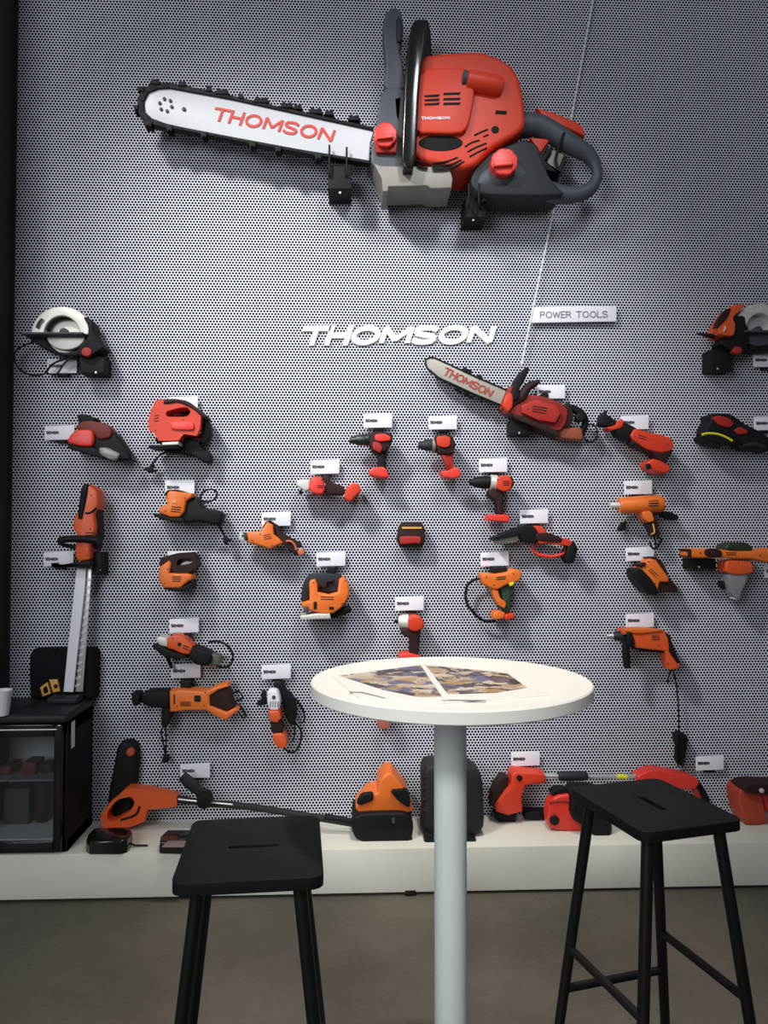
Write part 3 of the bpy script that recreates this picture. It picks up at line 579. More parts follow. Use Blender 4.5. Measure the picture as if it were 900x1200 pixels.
# clamp-shaped battery box
crop(440, 590, 3.4615)
t = on_wall('battery_pack', 'small dark red battery pack alone at the centre of the wall', 'battery', 481, 627)
M().slab([(98, 85), (112, 75), (185, 75), (195, 95), (200, 150), (185, 178), (100, 178), (86, 150), (90, 120)], .0, .08, 3, 1).out('case', BRN, t)
M().slab([(98, 138), (108, 133), (180, 133), (186, 145), (180, 165), (160, 160), (130, 165), (100, 165)], .075, .092, 1, 1).out('red_cover', RED2, t, 'dark red cover')
M().rect(108, 95, 188, 103, .079, .085, .2).out('gold_strip', AMB, t)
# mini chainsaw
t = on_wall('pruning_saw', 'red cordless pruning saw with a short pale blade, right of centre', 'saw', 628, 636)
M().slab([(466, 140), (560, 100), (600, 88), (640, 92), (660, 120), (655, 160), (610, 160), (585, 140), (580, 125), (470, 150)], .05, .12, 2, 0).out('blade_cover', BLK, t)
M().slab([(480, 150), (520, 132), (575, 122), (582, 152), (540, 163), (478, 163)], .08, .09, .4, 1).out('blade', BARG, t)
M().slab([(625, 92), (660, 90), (680, 105), (690, 122), (750, 140), (790, 150), (785, 175), (740, 168), (690, 160), (655, 165), (640, 145), (645, 115)], .045, .12, 3, 1).out('body', RED, t)
M().slab([(650, 120), (700, 118), (760, 140), (750, 160), (690, 155), (650, 150)], .11, .125, 2, 1).out('grip', BRN, t)
M().tube([(640, 165), (640, 190), (665, 208), (720, 215), (765, 200), (775, 180)], 7, .08).out('hand_guard', BRT, t)
M().slab([(775, 160), (798, 152), (812, 185), (795, 240), (775, 245), (762, 225), (765, 195)], .04, .12, 3, 1).out('battery', BLK, t)
# orange tool with looped cord
t = on_wall('nail_gun', 'orange pistol-shaped tool with a thin black cord looping on its left', 'power tool', 583, 695)
M().slab([(420, 290), (432, 280), (480, 285), (530, 278), (550, 262), (578, 268), (588, 290), (575, 315), (530, 325), (490, 348), (465, 345), (430, 325)], .045, .13, 4, 1).out('body', ORG, t)
M().slab([(465, 345), (490, 345), (500, 380), (525, 400), (520, 425), (495, 412), (478, 385)], .05, .12, 2, 1).out('front_grip', ORG, t)
M().slab([(498, 338), (548, 322), (562, 340), (545, 360), (548, 430), (520, 438), (495, 420), (515, 395)], .05, .11, 3, 1).out('grip', mat('dark_green_rubber', (.018, .04, .02), .55), t)
M().slab([(470, 448), (490, 430), (520, 440), (512, 462), (475, 468)], .035, .12, 2, 1).out('foot', ORG, t)
M().slab([(515, 448), (555, 440), (560, 462), (520, 470)], .04, .12, 2, 1).out('foot_end', RED, t)
M().slab([(540, 322), (562, 316), (560, 330), (545, 336)], .12, .13, .5).out('switch', YEL, t)
M().tube([(425, 305), (395, 312), (370, 340), (368, 395), (395, 440), (440, 475), (490, 475)], 6, .06).out('power_cord', BLK, t)
M().slab([(470, 258), (528, 258), (528, 280), (470, 280)], .0, .08, 1).out('hook', BLK, t)
# driver behind the table
t = on_wall('cordless_drill', 'compact red drill with silver collar, its lower end hidden by the tabletop', 'drill', 481, 742, 'red cordless drills')
M().slab([(128, 465), (145, 452), (178, 455), (196, 478), (190, 505), (160, 518), (132, 508)], .045, .125, 4, 1).out('body', RED, t)
M().lathe((132, 480), (92, 478), [(0, 30), (.6, 28), (1, 20)], .085).out('collar', ALU, t)
M().lathe((94, 478), (75, 478), [(0, 10), (1, 4)], .085).out('bit', BLK, t)
M().slab([(98, 505), (130, 505), (185, 505), (178, 545), (172, 625), (135, 625), (138, 545), (105, 530)], .05, .11, 3, 1).out('grip', BRN, t)
M().slab([(92, 608), (130, 600), (180, 612), (185, 655), (100, 650)], .035, .125, 2, 1).out('battery', BRT, t)
crop(350, 750, 2.5)
t = on_wall('cordless_screwdriver', 'reddish tool foot just peeking out below the rim of the tabletop', 'power tool', 451, 835)
M().slab([(232, 190), (265, 190), (268, 245), (255, 258), (235, 254), (228, 240)], .03, .10, 2, 1).out('battery', mat('dusty_red_plastic', (.42, .12, .08), .5), t)
M().slab([(238, 140), (262, 140), (260, 195), (240, 195)], .045, .09, 2, 1).out('grip', BRN, t)
# ============================================================= RIGHT
crop(690, 460, 4.2857)
t = on_wall('reciprocating_saw', 'long red and black cordless reciprocating saw slanting down, right side', 'saw', 745, 520)
M().slab([(45, 160), (55, 120), (75, 95), (85, 100), (78, 130), (98, 118), (105, 135), (130, 145), (120, 175), (60, 172)], .05, .11, 2, 0).out('saw_shoe', BLK, t)
M().slab([(75, 180), (120, 172), (150, 135), (165, 150), (155, 180), (125, 190), (95, 195)], .06, .13, 2, 1).out('front_ring', RED, t)
M().slab([(120, 165), (160, 148), (215, 178), (240, 195), (215, 235), (185, 245), (125, 210)], .05, .125, 3, 1).out('nose_boot', BLK, t)
M().slab([(215, 182), (260, 200), (340, 215), (400, 235), (412, 275), (395, 300), (340, 310), (270, 290), (200, 240), (190, 220)], .045, .13, 4, 1).out('body', RED, t)
M().slab([(300, 255), (330, 235), (360, 245), (350, 275), (400, 285), (408, 300), (380, 335), (370, 370), (330, 355), (310, 310), (260, 285), (200, 262), (200, 240)], .05, .125, 3, 1).out('grip', BRN, t)
M().slab([(275, 355), (300, 335), (345, 350), (390, 375), (388, 400), (360, 412), (310, 400), (280, 378)], .035, .14, 4, 1).out('battery', RED, t)
M().slab([(282, 362), (305, 355), (315, 378), (295, 390)], .135, .145, 1, 1).out('battery_clip', BLK, t)
t = on_wall('orbital_sander', 'black and red round sander with a bright yellow edge near the right edge', 'sander', 860, 515)
M().slab([(560, 215), (570, 175), (588, 150), (585, 115), (620, 110), (690, 115), (760, 165), (800, 185), (860, 215), (893, 260), (880, 305), (840, 290), (760, 285), (720, 245), (640, 215)], .04, .14, 4, 1).out('body', BLK, t)
M().slab([(615, 125), (650, 115), (705, 130), (728, 160), (700, 180), (650, 165)], .13, .15, 3, 1).out('top_cover', RED2, t)
M().slab([(725, 190), (755, 172), (795, 192), (795, 208), (745, 212)], .13, .148, 2, 1).out('grip_cover', RED2, t)
M().tube([(568, 212), (600, 205), (650, 210), (690, 225), (720, 243)], 6, .148).out('edge_ring', YEL, t)
M().slab([(552, 225), (568, 210), (640, 215), (720, 245), (700, 270), (620, 265), (565, 250)], .03, .15, 2, 1).out('sanding_pad', BLK, t)
M().tube([(770, 265), (830, 262), (880, 275)], [12, 16, 14], .13).out('dust_pipe', SLD, t)
t = on_wall('heat_gun', 'bright orange heat gun with a silver nozzle pointing left, right side', 'heat gun', 757, 605)
M().lathe((152, 568), (372, 560), [(0, 34), (.05, 40), (.5, 45), (.9, 46), (1, 34)], .085, n=24).out('body', ORG, t)
M().lathe((156, 566), (108, 566), [(0, 16), (.9, 14), (1, 12)], .085).out('nozzle', ALU, t)
M().slab([(255, 600), (300, 595), (318, 645), (285, 655), (262, 630)], .05, .12, 2, 1).out('upper_grip', ORG, t)
M().slab([(300, 590), (368, 588), (345, 610), (320, 615), (330, 650), (345, 700), (350, 725), (310, 728), (300, 690), (280, 655), (318, 645)], .055, .105, 3, 1).out('grip', BRN, t)
M().tube([(322, 658), (330, 700), (312, 712)], 4, .11).out('switch', AMB, t)
M().slab([(355, 595), (400, 600), (440, 618), (442, 640), (400, 640), (350, 615)], .03, .08, 2, 1).slab([(165, 650), (185, 645), (180, 690), (150, 700), (145, 685)], .03, .05, 1).tube([(345, 725), (365, 740), (340, 780), (318, 780), (305, 745)], 5, .06).tube([(330, 720), (335, 770), (325, 785)], 4, .05).out('power_cord', BLK, t)
t = on_wall('hand_planer', 'orange hand planer with a black round base, below the heat gun', 'planer', 764, 675)
M().slab([(240, 885), (250, 865), (272, 858), (290, 832), (320, 838), (350, 880), (385, 925), (385, 950), (340, 950), (330, 990), (300, 945)], .045, .13, 4, 0).out('body', ORG, t)
M().slab([(205, 890), (240, 878), (290, 930), (325, 985), (315, 1018), (270, 1000), (220, 940)], .03, .14, 3, 1).out('base', BLK, t)
M().slab([(275, 828), (320, 822), (365, 855), (390, 930), (438, 980), (430, 1002), (370, 1000), (345, 985), (340, 955), (380, 945), (355, 890), (310, 840)], .05, .11, 3, 1).out('handle', BRN, t)
M().slab([(235, 862), (275, 850), (275, 870), (245, 875)], .08, .14, 2, 1).out('front_knob', BRN, t)
t = on_wall('leaf_blower', 'long orange blower with a clear grey collector, at the right edge', 'blower', 870, 655)
M().slab([(478, 800), (490, 780), (580, 785), (660, 788), (700, 795), (800, 795), (870, 780), (960, 780), (960, 850), (870, 852), (800, 835), (750, 835), (640, 830), (490, 830), (478, 820)], .08, .16, 4, 1).out('body', ORG, t)
M().slab([(580, 790), (625, 780), (665, 795), (665, 825), (600, 828), (580, 812)], .15, .17, 2, 1).out('grip', BRN, t)
M().slab([(660, 790), (668, 762), (700, 752), (770, 752), (800, 775), (800, 798), (720, 800)], .06, .15, 4, 1).out('motor_cap', mat('dark_green_plastic', (.015, .028, .012), .5), t)
M().slab([(665, 850), (690, 840), (800, 845), (808, 905), (740, 915), (670, 905)], .07, .15, 3, 1).out('lower_body', ORD, t)
M().slab([(680, 905), (790, 905), (775, 960), (752, 1010), (745, 1035), (725, 1035), (700, 1000), (688, 960)], .08, .14, 4, 1).out('collector', CLR, t)
M().disc((736, 1028), 16, .09, .13, 2, 12).out('collector_tip', CRD, t)
M().slab([(655, 945), (680, 945), (690, 975), (680, 990), (660, 975)], .06, .1, 2, 1).out('latch', BLK, t)
M().slab([(478, 785), (492, 785), (492, 828), (478, 824)], .07, .165, 1).out('nozzle_end', BRN, t)
bracket('black bracket under the left end of the orange blower', 498, 832, 608, 886, .12)
crop(800, 340, 9)
t = on_wall('circular_saw', 'circular saw with a red motor and pale metal guard at the right edge', 'saw', 880, 395)
M().slab(arc(790, 440, 290, 285, 0, 165, 22)+arc(790, 440, 145, 180, 165, 0, 14), .07, .12, 3).out('blade_guard', ALU, t)
M().disc((790, 430), 175, .072, .078, .5).out('saw_blade', SIL, t)
M().slab(arc(790, 465, 190, 130, 180, 360, 16), .08, .10, 2).out('lower_guard', SLT, t)
M().disc((790, 425), 42, .078, .10, 1).out('arbor', INK, t)
M().slab([(600, 455), (1100, 455), (1100, 475), (600, 475)], .03, .15, .3).out('base_plate', INK, t)
M().slab([(600, 560), (760, 600), (1100, 600), (1100, 650), (780, 665), (600, 640), (580, 590)], .04, .10, 3, 1).out('lower_body', BLK, t)
M().slab([(468, 190), (600, 180), (560, 240), (500, 290), (470, 330), (500, 400), (480, 520), (330, 500), (310, 440), (350, 350), (420, 250)], .04, .15, 4, 1).out('motor_housing', ORD, t)
M().slab([(440, 210), (500, 195), (460, 300), (370, 390), (330, 410), (350, 330)], .13, .158, 3, 1).out('housing_panel', BRN, t)
M().slab([(470, 300), (605, 295), (620, 400), (650, 420), (640, 640), (560, 690), (460, 660), (350, 600), (360, 545), (450, 520), (480, 440)], .04, .13, 3, 1).out('handle', BLK, t)
M().disc((565, 640), 50, .11, .14, 2, 40).out('red_knob', RED2, t)
M().tube([(340, 490), (280, 480), (210, 470), (150, 460)], [26, 22, 16, 6], .1).out('side_handle', BLK, t)
M().tube([(445, 380), (450, 400), (430, 440)], 8, .155).out('lever', ALU, t)
bracket('black bracket under the circular saw at the right edge', 256, 645, 480, 870, .1)
# corded drill
crop(690, 700, 5.294)
t = on_wall('corded_drill', 'orange corded drill with a side handle and its cord hanging straight down', 'drill', 765, 750)
M().slab([(192, 200), (240, 192), (330, 190), (450, 200), (475, 225), (480, 270), (475, 320), (490, 350), (525, 395), (545, 405), (535, 435), (480, 440), (465, 380), (450, 325), (380, 318), (270, 305), (255, 270), (235, 225), (195, 225)], .045, .135, 3, 0).out('body', ORD, t)
M().slab([(215, 195), (320, 190), (440, 196), (458, 208), (300, 225), (225, 212)], .13, .145, 1.5, 1).out('top_cover', ORG, t)
M().slab([(450, 210), (480, 225), (500, 290), (545, 400), (525, 400), (490, 340), (478, 300), (470, 250)], .06, .14, 2, 1).slab([(255, 300), (380, 315), (450, 322), (450, 340), (330, 330), (270, 318)], .06, .12, 1, 1).out('rear_grip', BLK, t)
M().slab([(218, 205), (240, 205), (262, 270), (245, 300), (215, 290)], .05, .15, 2, 1).tube([(228, 290), (230, 350), (238, 440)], [22, 24, 20], .13).out('side_handle', BLK, t)
M().lathe((215, 238), (118, 240), [(0, 36), (.15, 38), (.16, 30), (.5, 28), (.6, 22), (.9, 14), (1, 8)], .09).out('chuck', SLD, t)
M().lathe((150, 238), (112, 240), [(0, 16), (1, 7)], .105).out('chuck_tip', SIL, t)
M().tube([(515, 438), (535, 500), (552, 620), (558, 760), (562, 850)], 5, .05).tube([(515, 440), (495, 490), (488, 535)], 5, .05).slab([(525, 845), (560, 828), (600, 850), (605, 880), (590, 960), (588, 1010), (560, 1040), (538, 1010), (545, 930), (530, 880)], .02, .06, 2, 1).tube([(555, 860), (545, 940), (552, 1050)], 5, .07).tube([(580, 870), (590, 950), (580, 1055)], 5, .07).out('power_cord', BLK, t)
# ------------------------------------------------------------- screws, vents and seams of the tools
def find(words): return next(o for o in bpy.data.objects if words in o.get('label', '') and o.parent is None)
def detail(words, frame, off, screws=(), slots=(), r=4.0, col=INK):
    o = find(words); crop(*frame)
    for (x, y) in screws: M().disc((x, y), r, off-.004, off+.0025, .1, n=10).out('screw', col, o)
    if slots:
        m = M()
        for a_, b_, w_ in slots: m.tube([(*a_, off), (*b_, off)], w_, off, n=6, sub=1)
        m.out('vent_slots', VOID, o)
A_, B2, C2, D2, E2, F2, H2 = (150, 450, 4.8), (30, 550, 4.2857), (150, 710, 4.0909), (270, 520, 5.294), (400, 470, 4.0909), (440, 590, 3.4615), (690, 460, 4.2857)
detail('large red jigsaw', A_, .15, [(155, 260), (405, 275), (310, 200)], [((150, 180), (175, 175), 2.5), ((148, 195), (174, 190), 2.5), ((147, 210), (172, 206), 2.5)], 4.5)
detail('orange sander with a black dust', A_, .14, [(210, 715), (320, 640)], [((245, 690), (300, 695), 2.5), ((243, 703), (298, 708), 2.5), ((241, 716), (296, 721), 2.5)])
detail('small orange jigsaw', A_, .14, [(205, 1120), (335, 1105), (222, 1040)], [((250, 1085), (300, 1085), 2.5), ((250, 1097), (300, 1097), 2.5), ((250, 1109), (296, 1109), 2.5)])
detail('orange hedge trimmer', B2, .15, [(330, 130), (325, 300), (310, 430)], [((300, 320), (345, 318), 2.2), ((298, 332), (343, 330), 2.2)], 4)
detail('angle grinder with a big looped', C2, .13, [(215, 155), (295, 215)], [((265, 190), (295, 200), 2.2), ((262, 200), (290, 211), 2.2)], 3.2)
detail('black nose and cord', C2, .13, [(235, 480), (370, 415), (365, 478)], [((250, 470), (300, 470), 2.2), ((250, 478), (300, 478), 2.2), ((250, 462), (300, 462), 2.2)], 3.4)
detail('small red cordless angle', D2, .13, [(520, 300), (570, 225)], [((540, 260), (575, 262), 2.4), ((540, 270), (575, 272), 2.4)], 3.6)
detail('compact orange saw', D2, .14, [(135, 600), (185, 560), (255, 630)], [((205, 570), (250, 560), 2.4), ((208, 582), (253, 572), 2.4), ((211, 594), (256, 584), 2.4)], 4)
detail('boxy orange jigsaw', D2, .16, [(515, 860), (710, 850), (690, 990)], [((560, 950), (640, 952), 2.6), ((560, 964), (640, 966), 2.6)], 4.5)
detail('black chuck, left', E2, .125, [(225, 215), (145, 235)], (), 3)
detail('grey collar, right', E2, .125, [(530, 240), (470, 240)], (), 3)
detail('white collar, lower', E2, .13, [(760, 425), (750, 375)], [((775, 385), (805, 385), 2), ((775, 394), (807, 394), 2), ((775, 403), (805, 403), 2)], 3)
detail('orange pistol-shaped', F2, .13, [(450, 300), (560, 285), (480, 330)], [((490, 300), (530, 297), 2), ((490, 308), (528, 305), 2)], 3)
detail('long red and black cordless', H2, .13, [(230, 220), (300, 235), (395, 260)], [((250, 215), (290, 225), 2.2), ((247, 226), (287, 236), 2.2)], 3.6)
detail('orange heat gun', H2, .136, (), [((300, 545), (350, 543), 2.4), ((300, 557), (350, 555), 2.4), ((300, 569), (350, 567), 2.4)], 3.6)
detail('orange hand planer', H2, .13, [(300, 850), (330, 960), (265, 880)], [((300, 890), (335, 925), 2.2), ((310, 885), (345, 918), 2.2)], 3.6)
detail('long orange blower', H2, .16, [(510, 810), (560, 805), (860, 820)], [((690, 815), (740, 815), 2.4), ((690, 805), (740, 805), 2.4)], 4)
detail('orange corded drill', (690, 700, 5.294), .135, [(280, 290), (430, 300), (490, 410)], [((390, 240), (440, 240), 2.6), ((390, 252), (440, 252), 2.6), ((390, 264), (440, 264), 2.6)], 4.2)
detail('small red chainsaw', (480, 340, 3.4615), .15, [(480, 480), (590, 520)], [((500, 470), (560, 480), 2.2), ((498, 480), (556, 490), 2.2), ((496, 490), (552, 500), 2.2)], 3.4)
# ============================================================= THINGS ON THE PLINTH
ZMIN[0] = SH
def at(px, py, off, z=SH):                   # empty on the plinth below a photo point
    p = P(px, py, off); p.z = z; return p
crop(90, 860, 2.903)
# long handled cultivator on the left
t = thing('pole_cultivator', 'long pole tool with an orange loop handle leaning on the left of the plinth', 'garden tool', at(280, 950, .16))
M().slab([(162, 188), (180, 176), (250, 182), (345, 205), (345, 240), (290, 245), (245, 250), (235, 290), (190, 308), (130, 318), (92, 305), (88, 270), (120, 225), (150, 202)], .065, .125, 2, 0, hole=[[(110, 280), (112, 255), (145, 215), (190, 205), (205, 225), (190, 255), (150, 280), (125, 292)]]).out('handle', ORD, t)
M().tube([(215, 245), (200, 275), (150, 292)], 5, .122).out('trigger', BRN, t)
M().tube([(335, 222, .10), (450, 236, .11), (600, 250, .13), (850, 290, .17), (960, 308, .19)], 11, n=12).out('shaft', RUB, t)
M().tube([(345, 222, .13), (400, 228, .13), (530, 240, .14)], 3, n=8).out('cable_guide', SIL, t)
M().slab([(412, 205), (430, 195), (455, 205), (460, 235), (440, 248), (415, 238)], .12, .2, 2, 1).out('clamp', BLK, t)
M().tube([(358, 142), (385, 168), (430, 205)], [17, 20, 16], .1, flat=.5).out('front_grip', SLD, t)
crop(380, 860, 3)
o = offz(210, 360)
ob = P(*q(210, 360), .22)
M().tube([(0, 290, .18), (60, 300, .19), (120, 312, .19)], 10, n=10).out('lower_shaft', BLK, t)
M().slab([(100, 262), (130, 250), (270, 246), (300, 262), (308, 290), (300, 350), (262, 378), (236, 362), (140, 360), (105, 330), (95, 300)], .06, .27, 5, 2).out('drum_housing', BLK, t)
M().slab([(190, 145), (215, 118), (235, 120), (290, 185), (308, 250), (260, 262), (125, 262), (110, 240), (150, 195), (185, 185)], .07, .235, 5, 0).out('orange_cover', ORG, t)
M().slab([(228, 195), (290, 190), (303, 225), (300, 258), (262, 235)], .22, .25, 2, 1).out('side_intake', BLK, t)
M().slab([(112, 240), (130, 210), (172, 205), (172, 230), (125, 248)], .22, .25, 2, 1).out('side_intake', BLK, t)
M().rect(238, 296, 248, 314, .268, .274, .2).out('badge', SLT, t)
M().slab([(262, 372), (300, 355), (305, 380), (258, 384)], .09, .265, 1).out('foot', BLK, t)
# black backpack blower behind the table leg
t = thing('tool_backpack', 'tall black bag with ribbed sides standing behind the white table pole', 'bag', at(530, 940, .18))
M().slab([(342, 130), (352, 98), (380, 92), (500, 95), (540, 120), (550, 160), (555, 300), (535, 335), (380, 345), (344, 320), (345, 240)], .10, .25, 9, 1).out('bag_body', RUB, t)
M().slab([(344, 310), (380, 330), (520, 330), (523, 378), (395, 386), (344, 355)], .09, .29, 5, 1).out('bag_base', BLK, t)
m = M()
for k in range(4): m.tube([(346, 140+k*40), (350, 150+k*40), (440, 160+k*40), (546, 155+k*40)], 4, .245, n=6)
m.out('rib', RUB, t)
# red string trimmer
t = thing('string_trimmer', 'red string trimmer lying along the wall with a silver and yellow shaft', 'garden tool', at(690, 930, .1))
M().slab([(652, 135), (665, 122), (768, 132), (772, 160), (700, 172), (688, 210), (690, 262), (640, 275), (598, 262), (595, 240), (630, 190), (650, 170)], .03, .12, 4, 0).out('head_housing', RED, t)
M().slab([(578, 245), (590, 180), (620, 140), (645, 145), (640, 180), (615, 220), (600, 255)], .04, .1, 3, 1).out('line_guard', BRN, t)
M().slab([(598, 262), (668, 266), (668, 305), (650, 310), (600, 302)], .02, .085, 3, 1).out('line_spool', BLK, t)
M().disc((686, 155), 10, .118, .126, .5).out('pivot', BLK, t)
M().tube([(765, 148), (830, 149), (960, 150), (1110, 148)], 7.5, .07).out('shaft', SIL, t)
M().tube([(822, 150), (835, 149), (905, 148), (925, 148)], [12, 17, 17, 12], .07).out('front_grip', SLD, t)
M().tube([(1027, 150), (1064, 150)], 8.6, .07, sub=1).out('shaft_label', YEL, t)
M().slab([(1090, 140), (1140, 118), (1180, 120), (1290, 142), (1310, 160), (1290, 190), (1180, 180), (1090, 160)], .03, .10, 3, 1).out('rear_housing', BRT, t)
M().tube([(1280, 160), (1320, 200), (1345, 260), (1330, 310)], [20, 18, 14, 14], .06).out('rear_handle', BLK, t)
M().tube([(1270, 165), (1300, 190), (1318, 225)], 9, .085).out('trigger', RED2, t)
M().rect(702, 266, 775, 292, .02, .08, 1).out('spare', BLK, t)
bpy.data.objects['spare'].name = 'battery_dock'
# red blower/chain tool behind right stool
crop(560, 860, 2.647)
t = thing('cordless_blower', 'bright red power tool with a black port behind the right stool', 'power tool', at(690, 960, .2))
M().slab([(210, 250), (215, 215), (235, 185), (285, 178), (330, 185), (340, 300), (320, 303), (215, 285)], .125, .20, 4, 1).out('body', BRT, t)
M().slab([(220, 182), (240, 162), (270, 165), (285, 185), (250, 195)], .13, .18, 2, 1).out('top_knob', BLK, t)
M().disc((237, 268), 15, .197, .21, 1).out('port', VOID, t)
M().tube([(222, 212), (250, 208), (290, 210)], 4, .2).out('seam', RED2, t)
M().slab([(280, 160), (370, 165), (402, 190), (404, 300), (380, 320), (350, 316), (330, 280), (280, 250)], .13, .25, 5, 1).out('motor_housing', BLK, t)
# red tool at right edge
t = thing('garden_blower', 'dark red garden tool standing on the plinth at the right edge', 'garden tool', at(890, 950, .15))
M().slab([(790, 165), (810, 150), (860, 160), (875, 240), (880, 262), (850, 280), (815, 280), (800, 235), (792, 200)], .05, .165, 5, 1).out('housing', mat('red_brown_plastic', (.42, .05, .02), .5), t)
M().slab([(800, 158), (830, 142), (960, 148), (960, 175), (880, 178), (820, 172)], .09, .2, 4, 1).out('top_grip', BRN, t)
M().slab([(865, 165), (960, 160), (960, 240), (880, 240)], .07, .17, 5, 1).out('side_housing', RED2, t)
M().disc((880, 176), 7, .195, .21, 1).out('latch', ALU, t)
# upright black saw in the corner
crop(100, 860, 4.5)
t = thing('upright_power_tool', 'dark tool standing upright in the shadowed corner beside the cabinet', 'power tool', at(150, 930, .1))
M().slab([(160, 150), (175, 60), (200, 35), (250, 32), (280, 60), (285, 150), (270, 260), (250, 420), (150, 460), (120, 440), (130, 300)], .004, .055, 6, 1).out('body', BLK, t)
M().disc((240, 95), 22, .05, .075, 3).out('orange_button', mat('dull_orange_plastic', (.45, .08, .02), .6), t, 'dull orange round button')
# chargers at the front of the plinth
def slabz(m, pts, z0, z1, bev=0, seg=2):     # prism standing on a level, outline in photo pixels at the level z0
    lo = [G(x, y, z0) for x, y in pts]; hi = [Vector((v.x, v.y, z1)) for v in lo]
    return m.prism(hi, lo, bev, seg)
t = thing('battery_charger', 'black rounded charger with a short cable, on the plinth next to the cabinet', 'charger', G(128, 992, SH))
slabz(M(), [(101, 998), (103, 992), (110, 985), (152, 984), (155, 990), (149, 999), (141, 1001), (105, 1001)], SH, SH+.055, .012, 3).out('case', GLS, t)
M().sweep([G(150, 993, SH)+Vector((0, 0, .02)), G(158, 993, SH)+Vector((0, 0, .008)), G(173, 992, SH)+Vector((0, 0, .004))], .004).out('cable', BLK, t)
p0 = G(128, 1000, SH)
M().box(p0.x-.07, p0.x-.02, p0.y-.004, p0.y+.004, SH+.025, SH+.035, .001).box(p0.x+.01, p0.x+.05, p0.y-.004, p0.y+.004, SH+.025, SH+.035, .001).out('indicator_strip', SLT, t)
t = thing('battery_charger', 'flat dark charger with a shiny reddish top, half hidden by the left stool', 'charger', G(205, 992, SH))
slabz(M(), [(187, 1000), (188, 993), (196, 985), (226, 985), (226, 1001)], SH, SH+.045, .006, 3).out('case', GLS, t)
slabz(M(), [(190, 993), (197, 986.5), (225, 986.5), (225, 993)], SH+.044, SH+.05, .002).out('top_plate', mat('rosy_grey_plastic', (.28, .20, .18), .35), t)
ZMIN[0] = None
# ============================================================= CABINET AND WHAT STANDS ON IT
CF, CB, CT = -.345, -.02, .745
cx1 = G(74, 1003, SH).x; cx0 = P(22, 0).x-.01
def X(px, py, y): return P(px, py, -y).x
def Zz(px, py, y): return P(px, py, -y).z
gx = X(63, 930, CF); zt = Zz(40, 862, CF); zb = Zz(40, 988, CF); zs = Zz(30, 907, -.2)
t = thing('display_cabinet', 'black glass fronted display cabinet standing on the left end of the plinth', 'cabinet', ((cx0+cx1)/2, -.2, SH))
M().box(cx0, cx0+.03, CF+.02, CB, SH, CT-.03).box(gx+.01, cx1, CF+.02, CB, SH, CT-.03, .004).box(cx0, cx1, CF+.02, CB, SH, zb).box(cx0, cx1, CF+.02, CB, zt, CT-.03).out('body', mat('matt_black_cabinet', (.006, .006, .006), .65, spec=.25), t)
M().box(cx0+.03, gx+.01, CB-.02, CB, zb, zt).box(cx0+.03, gx+.01, CF+.03, CB-.02, zb, zb+.006).out('lining', mat('grey_cabinet_lining', (.6, .62, .62), .6), t)
M().box(cx0, cx1+.005, CF-.01, CB, CT-.035, CT, .014, 4).out('top', SLD, t)
d = M().box(gx, cx1-.012, CF-.008, CF+.02, SH+.01, CT-.04, .006).box(cx0, gx, CF-.008, CF+.02, SH+.01, zb+.004, .002).box(cx0, gx, CF-.008, CF+.02, zt-.004, CT-.04, .002).out('door', GLS, t)
M().box(cx0, gx, CF+.004, CF+.008, zb, zt).out('glass_pane', glass_mat(), d)
M().sweep([(cx0, CF-.012, CT-.058), (X(68, 852, CF), CF-.012, CT-.058)], .0035).out('chrome_strip', SIL, t)
M().box(cx0+.03, gx+.01, CF+.06, CB-.02, zs-.004, zs+.002).out('shelf', CLR, t)
M().box(cx1-.002, cx1+.001, -.29, -.25, Zz(85, 876, -.27), Zz(85, 845, -.27)).out('side_sticker', CRD, t)
M().box(cx0+.08, cx1-.04, -.30, -.06, SH, SH+.004).out('feet', RUB, t)
DRD = mat('dim_red_carton', (.16, .016, .016), .6)
def inner(name, label, x0, x1, y0, y1, z0, h, m_, cat='box'):
    a = P(x0, 900, .2).x; b = P(x1, 900, .2).x
    M().box(a, b, y0, y1, z0, z0+h, .004).out('_', m_)
    o = bpy.data.objects['_']; o.name = name; o.data.name = name; tag(o, label, cat)
inner('tool_box', 'small red box on the upper shelf of the black cabinet, nearest its right', 28, 44, -.22, -.12, zs+.002, .05, DRD)
inner('battery_box', 'low dark red box at the right end of the upper cabinet shelf', 46, 60, -.2, -.12, zs+.002, .035, BRN)
inner('power_tool_case', 'red case at the left end of the upper cabinet shelf', 2, 14, -.22, -.1, zs+.002, .035, DRD)
inner('olive_carton', 'dim olive carton on the bottom of the black cabinet', 0, 30, -.16, -.06, zb+.006, .15, OLV)
inner('red_carton', 'dark red upright carton beside the olive one inside the cabinet', 36, 48, -.15, -.08, zb+.006, .17, BRN)
# bag with orange buckles
crop(0, 740, 6.4286)
t = thing('tool_bag', 'black tool bag with amber buckles on the cabinet behind the trimmer blade', 'bag', at(75, 790, .045, CT))
zz = Zz(75, 813, -.045)
def bag(pts, o0, o1, bev, sm, name, m_): 
    return M().slab(pts, o0, o1, bev, sm).out(name, m_, t)
bag([(248, 165), (270, 128), (500, 122), (600, 130), (710, 122), (738, 160), (735, 400), (728, 497), (250, 497), (245, 300)], .004, .075, 4, 0, 'bag_body', mat('navy_black_fabric', (.004, .004, .007), .8, spec=.2))
M().tube([(390, 150), (400, 128), (450, 125), (470, 150)], 9, .07).out('carry_handle', BLK, t)
M().slab([(305, 420), (360, 380), (385, 465), (325, 488)], .074, .084, .3, 0, hole=[[(325, 428), (355, 405), (370, 455), (335, 472)]]).out('buckle', AMB, t)
M().slab([(372, 362), (435, 360), (455, 450), (400, 460)], .074, .084, .6).out('buckle', AMB, t)
M().disc((420, 412), 16, .083, .087, .3).out('buckle_pin', BRN, t)
